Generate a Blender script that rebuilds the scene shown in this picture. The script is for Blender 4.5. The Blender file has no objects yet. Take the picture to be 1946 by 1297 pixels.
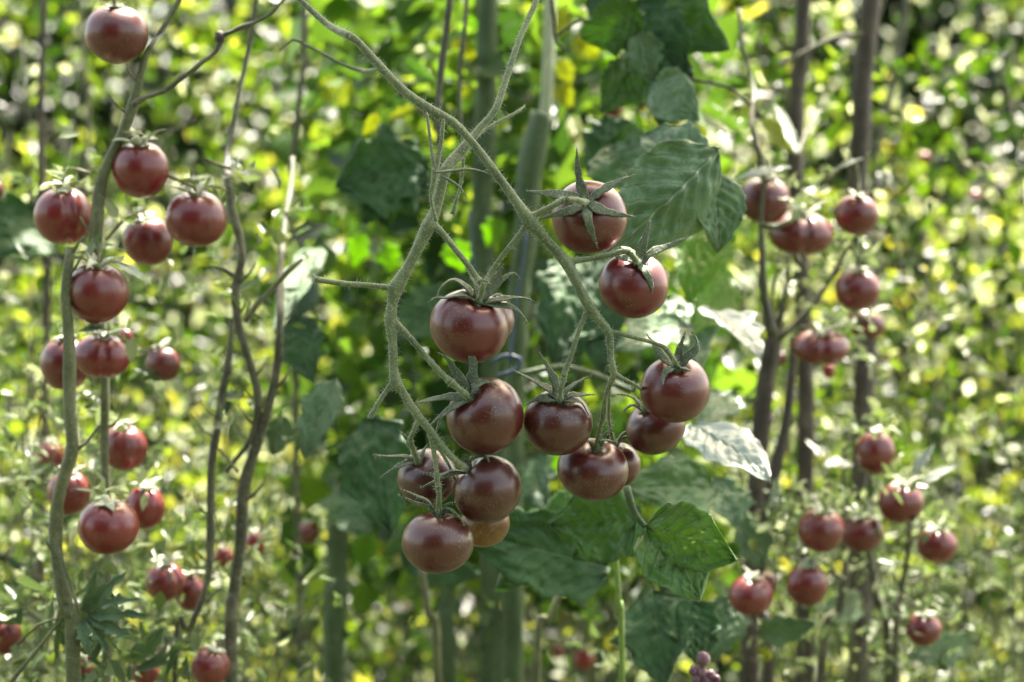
import bpy, bmesh, math, random
import numpy as np
from mathutils import Vector, Matrix, Quaternion, noise as mnoise
PI = math.pi
random.seed(7)
S = bpy.context.scene
COL = S.collection

# ------------------------------------------------------------------ camera
CAMZ = 1.0
LENS = 70.0
cam = bpy.data.cameras.new('camera')
cam.lens = LENS; cam.sensor_width = 36.0
cam.clip_start = 0.02; cam.clip_end = 200
cam.dof.use_dof = True
cam.dof.focus_distance = 0.905
cam.dof.aperture_fstop = 8.2
camo = bpy.data.objects.new('camera', cam)
COL.objects.link(camo)
camo.location = (0, 0, CAMZ)
camo.rotation_euler = (PI/2, 0, 0)
S.camera = camo

# ------------------------------------------------------------------ light
SUN_EL, SUN_AZ = math.radians(62), math.radians(28)      # azimuth from +Y towards +X
sdir = Vector((math.sin(SUN_AZ)*math.cos(SUN_EL), math.cos(SUN_AZ)*math.cos(SUN_EL), math.sin(SUN_EL)))
W = bpy.data.worlds.new('World'); S.world = W; W.use_nodes = True
nt = W.node_tree; bg = nt.nodes['Background']
sky = nt.nodes.new('ShaderNodeTexSky'); sky.sky_type = 'NISHITA'; sky.sun_disc = False
sky.sun_elevation = SUN_EL; sky.sun_rotation = SUN_AZ
sky.air_density = 1.0; sky.dust_density = 4.0; sky.ozone_density = 0.6
wb = nt.nodes.new('ShaderNodeMix'); wb.data_type = 'RGBA'; wb.blend_type = 'MULTIPLY'; wb.inputs[0].default_value = 1; wb.inputs[7].default_value = (1.0, .90, .68, 1)
nt.links.new(sky.outputs[0], wb.inputs[6]); nt.links.new(wb.outputs[2], bg.inputs[0]); bg.inputs[1].default_value = 0.15
sl = bpy.data.lights.new('sun', 'SUN'); sl.energy = 4.2; sl.angle = math.radians(0.5); sl.color = (1.0, .95, .86)
so = bpy.data.objects.new('sun', sl); COL.objects.link(so)
so.rotation_euler = sdir.to_track_quat('Z', 'Y').to_euler(); so.location = (2, 3, 6)
S.view_settings.view_transform = 'Standard'; S.view_settings.look = 'None'
S.view_settings.exposure = 2.5; S.view_settings.gamma = 1.0
S.render.engine = 'CYCLES'
S.cycles.max_bounces = 8; S.cycles.transmission_bounces = 6; S.cycles.diffuse_bounces = 4

# ------------------------------------------------------------------ helpers
K = 36.0/LENS/1946.0
def P(px, py, d):
    """the point seen at photo pixel px,py at distance d in front of the camera"""
    return Vector(((px-973)*K*d, d, CAMZ-(py-648.5)*K*d))
def tag(o, label=None, cat=None, group=None, kind=None):
    if label: o['label'] = label
    if cat: o['category'] = cat
    if group: o['group'] = group
    if kind: o['kind'] = kind
    return o
def empty(name, loc, label, cat, group=None):
    o = bpy.data.objects.new(name, None); COL.objects.link(o); o.location = loc
    o.empty_display_size = .02
    return tag(o, label, cat, group)
def link(name, me, mat, parent=None, loc=None, smooth=True):
    o = bpy.data.objects.new(name, me); COL.objects.link(o)
    if mat is not None:
        me.materials.clear(); me.materials.append(mat)
    if smooth and len(me.polygons):
        me.polygons.foreach_set('use_smooth', [True]*len(me.polygons))
    if parent:
        o.parent = parent
        if parent.type == 'EMPTY' or True:
            o.matrix_parent_inverse = world_of(parent).inverted()
    return o
def world_of(o):
    m = Matrix.LocRotScale(o.location, o.rotation_euler, o.scale)
    if o.parent: m = world_of(o.parent) @ o.matrix_parent_inverse @ m
    return m
def mesh_from(verts, faces, name='m'):
    me = bpy.data.meshes.new(name); me.from_pydata([tuple(v) for v in verts], [], faces); me.update(); return me

def catmull(pts, step):
    """pts: list of (Vector, radius) -> resampled"""
    out = []
    n = len(pts)
    for i in range(n-1):
        p0 = pts[max(i-1, 0)]; p1 = pts[i]; p2 = pts[i+1]; p3 = pts[min(i+2, n-1)]
        seg = max(2, int((p2[0]-p1[0]).length/step))
        for k in range(seg):
            t = k/seg
            def cr(a, b, c, d): return .5*((2*b)+(c-a)*t+(2*a-5*b+4*c-d)*t*t+(3*b-a-3*c+d)*t**3)
            out.append((cr(p0[0], p1[0], p2[0], p3[0]), max(.0001, p1[1]+(p2[1]-p1[1])*(t*t*(3-2*t)))))
    out.append(pts[-1])
    return out
class MB:
    def __init__(s): s.v = []; s.f = []
    def tube(s, pts, seg=12, step=.004, rough=.05, wob=0.0, knots=0):
        pts = catmull(pts, step); n = len(pts)
        for _ in range(knots):
            j = random.randrange(n); a_ = random.uniform(.06, .22); kk = random.choice((1, 1, 2))
            for i in range(max(0, j-kk), min(n, j+kk+1)):
                pts[i] = (pts[i][0], pts[i][1]*(1+a_*(1-abs(i-j)/(kk+1))))
        up = None; base = len(s.v); seed = random.random()*50
        for i, (p, r) in enumerate(pts):
            t = (pts[min(i+1, n-1)][0]-pts[max(i-1, 0)][0]).normalized()
            if up is None:
                up = t.orthogonal().normalized()
            up = (up - t*up.dot(t)).normalized(); sd = t.cross(up)
            q = p
            if wob:
                q = p + Vector((mnoise.noise(Vector((i*.13, seed, 0))), mnoise.noise(Vector((i*.13, seed, 9))), mnoise.noise(Vector((i*.13, seed, 19)))))*wob
            for k in range(seg):
                a = 2*PI*k/seg
                rr = r*(1+rough*mnoise.noise(Vector((math.cos(a)*1.4+seed, math.sin(a)*1.4, i*.35)))*2)
                s.v.append(q+(up*math.cos(a)+sd*math.sin(a))*rr)
        for i in range(n-1):
            for k in range(seg):
                a = base+i*seg+k; b = base+i*seg+(k+1) % seg
                s.f.append((a, b, b+seg, a+seg))
        s.f.append(tuple(base+k for k in reversed(range(seg))))
        s.f.append(tuple(base+(n-1)*seg+k for k in range(seg)))
        return s
    def blade(s, pts, outward, w0, th, seg=8, step=.0015, ragged=.12, fold=.3, base_w=.62, twist=0):
        """a sepal / narrow blade: flattened tapering section along pts"""
        pp = catmull([(p, 1) for p in pts], step); n = len(pp); base = len(s.v); seed = random.random()*90
        for i, (p, _) in enumerate(pp):
            u = i/(n-1)
            t = (pp[min(i+1, n-1)][0]-pp[max(i-1, 0)][0]).normalized()
            o = outward(p) if callable(outward) else outward
            if twist: o = Quaternion(t, twist*u) @ o
            sd = t.cross(o)
            sd = sd.normalized() if sd.length > 1e-6 else t.orthogonal().normalized()
            nn = sd.cross(t).normalized()
            prof = (base_w+(1-base_w)*math.sin(PI*min(u/.35, 1)/2)) if u < .35 else (1-((u-.35)/.65)**1.35)
            w = max(.06, prof)*w0*(1+ragged*mnoise.noise(Vector((u*9, seed, 0)))*2)
            for k in range(seg):
                a = 2*PI*k/seg
                c, q = math.cos(a), math.sin(a)
                s.v.append(p+sd*w*c+nn*(th*q*(.35+.65*max(.1, prof))+fold*w*(abs(c)-.5)))
        for i in range(n-1):
            for k in range(seg):
                a = base+i*seg+k; b = base+i*seg+(k+1) % seg
                s.f.append((a, b, b+seg, a+seg))
        s.f.append(tuple(base+k for k in reversed(range(seg))))
        s.f.append(tuple(base+(n-1)*seg+k for k in range(seg)))
        return s
    def ball(s, c, r, sq=1.0, seg=12, rings=8, axis=Vector((0, 0, 1)), amp=.1):
        base = len(s.v); Q = Vector((0, 0, 1)).rotation_difference(axis); sd = random.random()*40
        for i in range(1, rings):
            th = PI*i/rings
            for k in range(seg):
                a = 2*PI*k/seg
                d = Vector((math.sin(th)*math.cos(a), math.sin(th)*math.sin(a), math.cos(th)*sq))
                s.v.append(c+(Q @ d)*r*(1+amp*mnoise.noise(d*2+Vector((sd, 0, 0)))*2))
        t = len(s.v); s.v.append(c+(Q @ Vector((0, 0, sq)))*r); s.v.append(c-(Q @ Vector((0, 0, sq)))*r)
        for i in range(rings-2):
            for k in range(seg):
                a = base+i*seg+k; b = base+i*seg+(k+1) % seg
                s.f.append((a, a+seg, b+seg, b))
        for k in range(seg):
            s.f.append((t, base+k, base+(k+1) % seg))
            e = base+(rings-2)*seg
            s.f.append((t+1, e+(k+1) % seg, e+k))
        return s
    def build(s, name, mat, parent=None, voxel=None):
        me = mesh_from(s.v, s.f, name)
        o = link(name, me, mat, parent)
        if voxel:
            m = o.modifiers.new('r', 'REMESH'); m.mode = 'VOXEL'; m.voxel_size = voxel
            m2 = o.modifiers.new('s', 'SMOOTH'); m2.iterations = 3; m2.factor = .5
            bpy.context.view_layer.update()
            dg = bpy.context.evaluated_depsgraph_get()
            nm = bpy.data.meshes.new_from_object(o.evaluated_get(dg))
            o.modifiers.clear(); o.data = nm
            nm.materials.clear(); nm.materials.append(mat)
            nm.polygons.foreach_set('use_smooth', [True]*len(nm.polygons))
        return o

def hairs_mesh(me, n, length, width, seed=1):
    """fine straight hairs standing on the surface of a mesh"""
    rnd = random.Random(seed); ps = me.polygons; V = []; F = []
    for _ in range(n):
        p = ps[rnd.randrange(len(ps))]
        nn = (p.normal+Vector((rnd.gauss(0, .45), rnd.gauss(0, .45), rnd.gauss(0, .45)))).normalized()
        L = length*(.35+rnd.random()**2*1.5); c = p.center-p.normal*.0002
        sd = nn.orthogonal().normalized(); sd = Quaternion(nn, rnd.random()*PI) @ sd
        b = len(V); bend = Vector((rnd.gauss(0, 1), rnd.gauss(0, 1), rnd.gauss(0, 1)))*L*.18
        V += [c+sd*width, c-sd*width, c+nn*L*.55+bend*.3-sd*width*.7, c+nn*L*.55+bend*.3+sd*width*.7, c+nn*L+bend]
        F += [(b, b+1, b+2, b+3), (b+3, b+2, b+4)]
    return mesh_from(V, F, 'hairs')

# ------------------------------------------------------------------ materials
def newmat(name):
    m = bpy.data.materials.new(name); m.use_nodes = True
    nt = m.node_tree; nt.nodes.clear()
    out = nt.nodes.new('ShaderNodeOutputMaterial')
    return m, nt, out
def N(nt, t, **kw):
    n = nt.nodes.new(t)
    for k, v in kw.items():
        if k in ('loc',): continue
        if hasattr(n, k) and not k.startswith('i_'): setattr(n, k, v)
    return n
def noise(nt, vec, scale, detail=3, rough=.55, dist=0):
    n = nt.nodes.new('ShaderNodeTexNoise'); n.inputs['Scale'].default_value = scale
    n.inputs['Detail'].default_value = detail; n.inputs['Roughness'].default_value = rough; n.inputs['Distortion'].default_value = dist
    if vec is not None: nt.links.new(vec, n.inputs['Vector'])
    return n
def ramp(nt, fac, stops):
    r = nt.nodes.new('ShaderNodeValToRGB')
    els = r.color_ramp.elements
    while len(els) > 1: els.remove(els[-1])
    els[0].position = stops[0][0]; els[0].color = (*stops[0][1], 1)
    for p, c in stops[1:]:
        e = els.new(p); e.color = (*c, 1)
    nt.links.new(fac, r.inputs[0]); return r
def mixc(nt, fac, a, b, mode='MIX'):
    m = nt.nodes.new('ShaderNodeMix'); m.data_type = 'RGBA'; m.blend_type = mode
    for s, v in ((m.inputs[0], fac), (m.inputs[6], a), (m.inputs[7], b)):
        if isinstance(v, (int, float)): s.default_value = v
        elif isinstance(v, tuple): s.default_value = (*v, 1)
        else: nt.links.new(v, s)
    return m.outputs[2]
def mth(nt, op, a, b=None, c=None, clamp=False):
    m = nt.nodes.new('ShaderNodeMath'); m.operation = op; m.use_clamp = clamp
    for s, v in zip(m.inputs, (a, b, c)):
        if v is None: continue
        if isinstance(v, (int, float)): s.default_value = v
        else: nt.links.new(v, s)
    return m.outputs[0]
def bump(nt, h, strength, dist):
    b = nt.nodes.new('ShaderNodeBump'); b.inputs['Strength'].default_value = strength; b.inputs['Distance'].default_value = dist
    nt.links.new(h, b.inputs['Height']); return b.outputs[0]

def mat_tomato():
    m, nt, out = newmat('tomato_skin')
    tc = nt.nodes.new('ShaderNodeTexCoord'); oi = nt.nodes.new('ShaderNodeObjectInfo')
    sc = nt.nodes.new('ShaderNodeSeparateColor'); nt.links.new(oi.outputs['Color'], sc.inputs[0])
    brown, red, dark = sc.outputs[0], sc.outputs[1], sc.outputs[2]
    off = nt.nodes.new('ShaderNodeVectorMath'); off.operation = 'ADD'
    comb = nt.nodes.new('ShaderNodeCombineXYZ'); nt.links.new(mth(nt, 'MULTIPLY', oi.outputs['Random'], 3.0), comb.inputs[0])
    nt.links.new(tc.outputs['Object'], off.inputs[0]); nt.links.new(comb.outputs[0], off.inputs[1])
    big = noise(nt, off.outputs[0], 55, 3, .6)
    mp = nt.nodes.new('ShaderNodeMapping'); mp.inputs['Scale'].default_value = (1, 1, .16); nt.links.new(off.outputs[0], mp.inputs[0])
    streak = noise(nt, mp.outputs[0], 420, 3, .6)
    mot = noise(nt, off.outputs[0], 300, 4, .65)
    maroon = mixc(nt, red, (.055, .006, .008), (.24, .012, .015))
    brn = mixc(nt, big.outputs[0], (.085, .019, .008), (.058, .012, .008))
    sx = nt.nodes.new('ShaderNodeSeparateXYZ'); nt.links.new(tc.outputs['Object'], sx.inputs[0])
    zz = mth(nt, 'MULTIPLY_ADD', sx.outputs[2], 22.0, .30)
    fb = mth(nt, 'ADD', mth(nt, 'MULTIPLY', brown, 1.0), mth(nt, 'MULTIPLY', mth(nt, 'SUBTRACT', big.outputs[0], .5), 1.8))
    fb = mth(nt, 'ADD', fb, mth(nt, 'MULTIPLY', mth(nt, 'SUBTRACT', zz, .3), .35), clamp=True)
    c = mixc(nt, fb, maroon, brn)
    st = mth(nt, 'MULTIPLY', mth(nt, 'SUBTRACT', streak.outputs[0], .52), 2.4, clamp=True)
    c = mixc(nt, mth(nt, 'MULTIPLY', st, .55), c, (.16, .062, .022))
    # dusky shoulders
    sh = mth(nt, 'MULTIPLY', mth(nt, 'SUBTRACT', zz, .45), 1.6, clamp=True)
    c = mixc(nt, mth(nt, 'MULTIPLY', sh, .45), c, (.045, .014, .014))
    c = mixc(nt, mth(nt, 'MULTIPLY', dark, .7), c, (.03, .010, .013))
    c = mixc(nt, mth(nt, 'MULTIPLY', mth(nt, 'SUBTRACT', mot.outputs[0], .47), .9, clamp=True), c, (.12, .04, .022))
    # pale specks in the skin
    vo = nt.nodes.new('ShaderNodeTexVoronoi'); vo.inputs['Scale'].default_value = 1500; nt.links.new(off.outputs[0], vo.inputs['Vector'])
    vs = nt.nodes.new('ShaderNodeSeparateColor'); nt.links.new(vo.outputs['Color'], vs.inputs[0])
    thr = mth(nt, 'MULTIPLY', mth(nt, 'POWER', vs.outputs[0], 2.0), .40)
    dot = mth(nt, 'LESS_THAN', vo.outputs['Distance'], thr)
    dens = mth(nt, 'MULTIPLY_ADD', mth(nt, 'SUBTRACT', big.outputs[0], .42), 3.2, sh, clamp=True)
    c = mixc(nt, mth(nt, 'MULTIPLY', mth(nt, 'MULTIPLY', dot, dens), .8), c, (.42, .24, .13))
    b = nt.nodes.new('ShaderNodeBsdfPrincipled')
    nt.links.new(c, b.inputs['Base Color'])
    rr = noise(nt, off.outputs[0], 140, 4, .7)
    nt.links.new(mth(nt, 'MULTIPLY_ADD', rr.outputs[0], .24, .24), b.inputs['Roughness'])
    b.inputs['Subsurface Weight'].default_value = .12; b.inputs['Subsurface Radius'].default_value = (.004, .001, .0006)
    b.inputs['Subsurface Scale'].default_value = 1
    b.inputs['Coat Weight'].default_value = .6; b.inputs['Coat Roughness'].default_value = .25
    h = mth(nt, 'ADD', mth(nt, 'MULTIPLY', rr.outputs[0], .6), mth(nt, 'MULTIPLY', mot.outputs[0], .4))
    nt.links.new(bump(nt, h, .25, .0006), b.inputs['Normal'])
    nt.links.new(b.outputs[0], out.inputs[0]); return m

def mat_stem(name, c1, c2, c3, sheen=.5, scale=1.0, bmp=.5, rough=.6):
    m, nt, out = newmat(name)
    tc = nt.nodes.new('ShaderNodeTexCoord')
    a = noise(nt, tc.outputs['Object'], 60*scale, 4, .65); f = noise(nt, tc.outputs['Object'], 900*scale, 3, .7)
    mp = nt.nodes.new('ShaderNodeMapping'); mp.inputs['Scale'].default_value = (1, 1, .15); nt.links.new(tc.outputs['Object'], mp.inputs[0])
    lg = noise(nt, mp.outputs[0], 420*scale, 3, .6)
    c = ramp(nt, a.outputs[0], [(.3, c1), (.5, c2), (.72, c3)]).outputs[0]
    c = mixc(nt, mth(nt, 'MULTIPLY', mth(nt, 'SUBTRACT', lg.outputs[0], .5), 1.8, clamp=True), c, tuple(x*.5 for x in c1))
    c = mixc(nt, mth(nt, 'MULTIPLY', mth(nt, 'SUBTRACT', f.outputs[0], .52), 2.6, clamp=True), c, tuple(min(1, x*2.0) for x in c3))
    b = nt.nodes.new('ShaderNodeBsdfPrincipled'); nt.links.new(c, b.inputs['Base Color'])
    b.inputs['Roughness'].default_value = rough
    b.inputs['Sheen Weight'].default_value = sheen; b.inputs['Sheen Roughness'].default_value = .35; b.inputs['Sheen Tint'].default_value = (.85, .95, .75, 1)
    h = mth(nt, 'ADD', f.outputs[0], lg.outputs[0])
    nt.links.new(bump(nt, h, bmp, .0006/scale), b.inputs['Normal'])
    nt.links.new(b.outputs[0], out.inputs[0]); return m

def mat_leaf(name, c1, c2, vein, spots=(.16, .10, .04), spot_amt=.2, transl=.3, rough=.36, tcol=(.22, .38, .03)):
    m, nt, out = newmat(name)
    uv = nt.nodes.new('ShaderNodeUVMap'); uv.uv_map = 'UVMap'
    tc = nt.nodes.new('ShaderNodeTexCoord')
    s = nt.nodes.new('ShaderNodeSeparateXYZ'); nt.links.new(uv.outputs[0], s.inputs[0])
    u, v = s.outputs[0], s.outputs[1]
    av = mth(nt, 'ABSOLUTE', mth(nt, 'SUBTRACT', v, .5)); av = mth(nt, 'MULTIPLY', av, 2)
    wv = noise(nt, uv.outputs[0], 7, 2, .5)
    ph = mth(nt, 'SUBTRACT', mth(nt, 'MULTIPLY', u, 7.5), mth(nt, 'MULTIPLY', av, 2.0))
    ph = mth(nt, 'ADD', ph, mth(nt, 'MULTIPLY', wv.outputs[0], .5))
    fr = mth(nt, 'FRACT', ph); tri = mth(nt, 'ABSOLUTE', mth(nt, 'SUBTRACT', fr, .5))   # .5 at the vein
    lat = mth(nt, 'MULTIPLY', mth(nt, 'SUBTRACT', tri, .44), 18, clamp=True)
    mid = mth(nt, 'MULTIPLY', mth(nt, 'SUBTRACT', .05, av), 30, clamp=True)
    vo = nt.nodes.new('ShaderNodeTexVoronoi'); vo.feature = 'DISTANCE_TO_EDGE'; vo.inputs['Scale'].default_value = 22; nt.links.new(uv.outputs[0], vo.inputs['Vector'])
    net = mth(nt, 'MULTIPLY', mth(nt, 'SUBTRACT', .06, vo.outputs['Distance']), 12, clamp=True)
    vn = mth(nt, 'MAXIMUM', mth(nt, 'MAXIMUM', mth(nt, 'MULTIPLY', lat, .7), mid), mth(nt, 'MULTIPLY', net, .22))
    a = noise(nt, tc.outputs['Object'], 45, 4, .65)
    c = ramp(nt, a.outputs[0], [(.35, c1), (.65, c2)]).outputs[0]
    c = mixc(nt, mth(nt, 'MULTIPLY', vn, .7), c, vein)
    sp = noise(nt, tc.outputs['Object'], 70, 5, .7, .5)
    c = mixc(nt, mth(nt, 'MULTIPLY', mth(nt, 'MULTIPLY', mth(nt, 'SUBTRACT', sp.outputs[0], .60), 9, clamp=True), spot_amt), c, spots)
    geo = nt.nodes.new('ShaderNodeNewGeometry')
    b = nt.nodes.new('ShaderNodeBsdfPrincipled'); nt.links.new(c, b.inputs['Base Color']); b.inputs['Roughness'].default_value = rough
    b.inputs['Sheen Weight'].default_value = .25; b.inputs['Sheen Roughness'].default_value = .4
    h = mth(nt, 'SUBTRACT', a.outputs[0], mth(nt, 'MULTIPLY', vn, 1.2))
    nrm = bump(nt, h, .8, .0016); nt.links.new(nrm, b.inputs['Normal'])
    t = nt.nodes.new('ShaderNodeBsdfTranslucent'); nt.links.new(mixc(nt, mth(nt, 'MULTIPLY', vn, .5), tcol, tuple(x*.35 for x in tcol)), t.inputs[0])
    mx = nt.nodes.new('ShaderNodeMixShader'); mx.inputs[0].default_value = transl
    nt.links.new(b.outputs[0], mx.inputs[1]); nt.links.new(t.outputs[0], mx.inputs[2])
    nt.links.new(mx.outputs[0], out.inputs[0]); return m

def mat_foliage(name, stops, tstops, transl=.45, rough=.35):
    m, nt, out = newmat(name)
    at = nt.nodes.new('ShaderNodeAttribute'); at.attribute_name = 'tone'
    r = ramp(nt, at.outputs['Fac'], stops); tr = ramp(nt, at.outputs['Fac'], tstops)
    b = nt.nodes.new('ShaderNodeBsdfPrincipled'); nt.links.new(r.outputs[0], b.inputs['Base Color']); b.inputs['Roughness'].default_value = rough
    b.inputs['Specular IOR Level'].default_value = .25
    t = nt.nodes.new('ShaderNodeBsdfTranslucent'); nt.links.new(tr.outputs[0], t.inputs[0])
    mx = nt.nodes.new('ShaderNodeMixShader'); mx.inputs[0].default_value = transl
    nt.links.new(b.outputs[0], mx.inputs[1]); nt.links.new(t.outputs[0], mx.inputs[2])
    nt.links.new(mx.outputs[0], out.inputs[0]); return m

M_TOM = mat_tomato()
M_STEM = mat_stem('hairy_green_stem', (.07, .095, .035), (.125, .155, .065), (.21, .23, .12), sheen=.6)
M_CALYX = mat_stem('sepal_green', (.045, .06, .03), (.09, .115, .06), (.17, .19, .12), sheen=.4, bmp=.9)
M_CALYXP = mat_stem('pale_sepal', (.30, .34, .20), (.42, .44, .30), (.55, .55, .42), sheen=.4)  # paler than the sepals of the middle cluster
M_TWIG = mat_stem('twig_bark', (.026, .025, .012), (.06, .058, .028), (.18, .17, .10), sheen=.2, bmp=.9)
M_BARK = mat_stem('brown_bark', (.025, .017, .012), (.05, .036, .027), (.12, .09, .065), sheen=.1, scale=.6, bmp=1)
M_LSTEM = mat_stem('olive_stem', (.055, .062, .02), (.10, .108, .04), (.18, .18, .085), sheen=.2, bmp=.9)
M_STALK = mat_stem('green_stalk', (.025, .05, .014), (.045, .08, .025), (.08, .12, .045), sheen=.15, scale=.5)
M_LIME = mat_stem('lime_stalk', (.10, .17, .02), (.15, .23, .03), (.2, .28, .05), sheen=.2)
M_HAIR, _nt, _o = newmat('plant_hair')
_b = _nt.nodes.new('ShaderNodeBsdfPrincipled'); _b.inputs['Base Color'].default_value = (.55, .6, .45, 1); _b.inputs['Roughness'].default_value = .5
_nt.links.new(_b.outputs[0], _o.inputs[0])
M_LEAF = mat_leaf('leaf_green', (.045, .13, .022), (.095, .22, .045), (.22, .34, .12), transl=.38)
M_LEAFG = mat_leaf('leaf_grey_green', (.10, .19, .075), (.18, .29, .13), (.38, .48, .28), transl=.22)
M_LEAFS = mat_leaf('leaf_blotched', (.09, .23, .045), (.20, .37, .10), (.42, .54, .28), spots=(.38, .27, .19), spot_amt=.75, transl=.25)
M_LEAFD = mat_leaf('leaf_dark', (.028, .09, .018), (.06, .16, .035), (.12, .23, .07), transl=.25, spot_amt=.05, rough=.55, tcol=(.10, .22, .02))
M_LEAFY = mat_leaf('leaf_yellow', (.26, .32, .04), (.36, .40, .06), (.5, .5, .16), transl=.6, tcol=(.55, .60, .05))
M_LEAFL = mat_leaf('leaf_lime', (.10, .20, .015), (.16, .28, .02), (.25, .36, .06), transl=.6, tcol=(.42, .68, .02))
M_LEAFW = mat_leaf('leaf_sun_glare', (.50, .56, .46), (.64, .68, .58), (.20, .30, .14), transl=.2, spot_amt=.1)  # near-white colour stands in for sun glare on green leaves

# ------------------------------------------------------------------ the setting: ground
def ground():
    n = 90; V = []; F = []
    for j in range(n+1):
        for i in range(n+1):
            x = -60+120*i/n; y = -40+100*j/n
            V.append((x, y, .03*mnoise.noise(Vector((x*.6, y*.6, 0)))-.02))
    for j in range(n):
        for i in range(n):
            a = j*(n+1)+i; F.append((a, a+1, a+n+2, a+n+1))
    m, nt, out = newmat('soil')
    tc = nt.nodes.new('ShaderNodeTexCoord'); a = noise(nt, tc.outputs['Object'], 3, 8, .7); b2 = noise(nt, tc.outputs['Object'], 40, 4, .7)
    c = ramp(nt, a.outputs[0], [(.35, (.01, .02, .006)), (.5, (.025, .035, .012)), (.65, (.05, .04, .022))]).outputs[0]
    c = mixc(nt, b2.outputs[0], c, (.03, .045, .012))
    b = nt.nodes.new('ShaderNodeBsdfPrincipled'); nt.links.new(c, b.inputs['Base Color']); b.inputs['Roughness'].default_value = .9
    nt.links.new(bump(nt, b2.outputs[0], .8, .02), b.inputs['Normal']); nt.links.new(b.outputs[0], out.inputs[0])
    o = link('ground', mesh_from(V, F), m); o['kind'] = 'structure'
ground()

# ------------------------------------------------------------------ leaf clouds (many small leaves in one mesh)
def leaf_cloud(pos, length, width, tone, rng, up=.5, face=None, dirs=None):
    """pos n*3; every leaf gets 8 vertices: an ovate outline folded along its rib"""
    n = len(pos)
    d = rng.normal(size=(n, 3)) if dirs is None else dirs
    d /= np.linalg.norm(d, axis=1)[:, None]
    nn = rng.normal(size=(n, 3)); nn[:, 2] += up*3*(rng.random(n) < .8)
    nn -= d*np.sum(nn*d, axis=1)[:, None]; nn /= np.linalg.norm(nn, axis=1)[:, None]
    s = np.cross(d, nn)
    L = length[:, None]; Wd = width[:, None]
    def pt(a, b, c): return pos+d*L*a+s*Wd*b+nn*L*c
    droop = rng.random(n)[:, None]*.25
    V = np.stack([pt(0, 0, 0), pt(.32, .5, .10), pt(.7, .36, .04-droop*.5), pt(1, 0, -droop), pt(.7, -.36, .04-droop*.5), pt(.32, -.5, .10), pt(.32, 0, 0), pt(.7, 0, -.04-droop*.5)], axis=1)
    V = V.reshape(-1, 3)
    fs = [(0, 1, 6), (1, 2, 7, 6), (2, 3, 7), (0, 6, 5), (5, 6, 7, 4), (4, 7, 3)]
    base = (np.arange(n)*8)
    loops = np.concatenate([np.array(f) for f in fs]); per = len(loops)
    LV = (base[:, None]+loops[None, :]).reshape(-1)
    sizes = np.array([len(f) for f in fs]); st = np.concatenate([[0], np.cumsum(sizes)[:-1]])
    LS = (np.arange(n)[:, None]*per+st[None, :]).reshape(-1)
    me = bpy.data.meshes.new('leaves')
    me.vertices.add(len(V)); me.vertices.foreach_set('co', V.astype(np.float32).reshape(-1))
    me.loops.add(len(LV)); me.loops.foreach_set('vertex_index', LV.astype(np.int32))
    me.polygons.add(len(LS)); me.polygons.foreach_set('loop_start', LS.astype(np.int32))
    me.update(calc_edges=True)
    a = me.attributes.new('tone', 'FLOAT', 'POINT'); a.data.foreach_set('value', np.repeat(tone, 8).astype(np.float32))
    return me
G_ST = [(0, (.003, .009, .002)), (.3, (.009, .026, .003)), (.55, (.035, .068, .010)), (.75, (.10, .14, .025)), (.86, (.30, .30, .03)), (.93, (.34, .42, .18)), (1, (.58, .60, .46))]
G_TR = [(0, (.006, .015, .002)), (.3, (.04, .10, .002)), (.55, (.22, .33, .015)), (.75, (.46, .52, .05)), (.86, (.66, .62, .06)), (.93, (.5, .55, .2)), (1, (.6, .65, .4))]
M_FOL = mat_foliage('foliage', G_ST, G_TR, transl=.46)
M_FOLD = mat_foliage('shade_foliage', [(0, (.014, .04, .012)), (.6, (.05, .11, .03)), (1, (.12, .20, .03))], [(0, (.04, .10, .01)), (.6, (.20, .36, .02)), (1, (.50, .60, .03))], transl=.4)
M_FOLP = mat_foliage('pale_foliage', [(0, (.02, .045, .012)), (.5, (.07, .11, .04)), (.8, (.24, .29, .16)), (1, (.62, .64, .52))], [(0, (.05, .1, .02)), (.5, (.15, .22, .06)), (1, (.45, .5, .25))], transl=.3)

def smooth_noise(p, f, seed):
    return np.array([mnoise.noise(Vector((x*f+seed, y*f, z*f))) for x, y, z in p])
rng = np.random.default_rng(5)
def bank(name, n, y0, y1, label, seed, zmin_f, zmax_f, lmin=.014, lmax=.036, tone_mu=.45, margin=.9, dense=0, box=None, plain=False):
    r = np.random.default_rng(seed)
    m = int(n*2.6)
    y = y0+(y1-y0)*r.random(m)
    x = (r.random(m)*2-1)*(.257*y+margin)
    z = zmin_f+(CAMZ+.171*y*zmax_f-zmin_f)*r.random(m)
    if box: x = box[0]+(box[1]-box[0])*r.random(m); z = box[2]*r.random(m)
    p = np.stack([x, y, z], 1)
    cl = smooth_noise(p, 2.3, seed)+.6*smooth_noise(p, 6.5, seed+40)
    keep = np.where(cl+r.normal(size=m)*.10 > (-.35 if dense else .10))[0][:n]
    p = p[keep]; k = len(p)
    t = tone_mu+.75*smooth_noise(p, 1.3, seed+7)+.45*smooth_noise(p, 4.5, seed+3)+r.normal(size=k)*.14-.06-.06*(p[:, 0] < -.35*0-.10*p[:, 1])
    yl = r.random(k); t = np.where(yl > .985, .86, t); t = np.where(yl < .085+.05*(p[:, 0] > 0), .93+.07*r.random(k), t)  # palest leaves stand in for glossy sun glints, more of them to the right
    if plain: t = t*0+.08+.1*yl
    L = lmin+(lmax-lmin)*r.random(k)**1.5
    me = leaf_cloud(p, L, L*(.45+.3*r.random(k)), np.clip(t, 0, 1), r)
    o = link(name, me, M_FOL, smooth=False)
    tag(o, label, 'foliage', kind='stuff')
    return o
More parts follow.
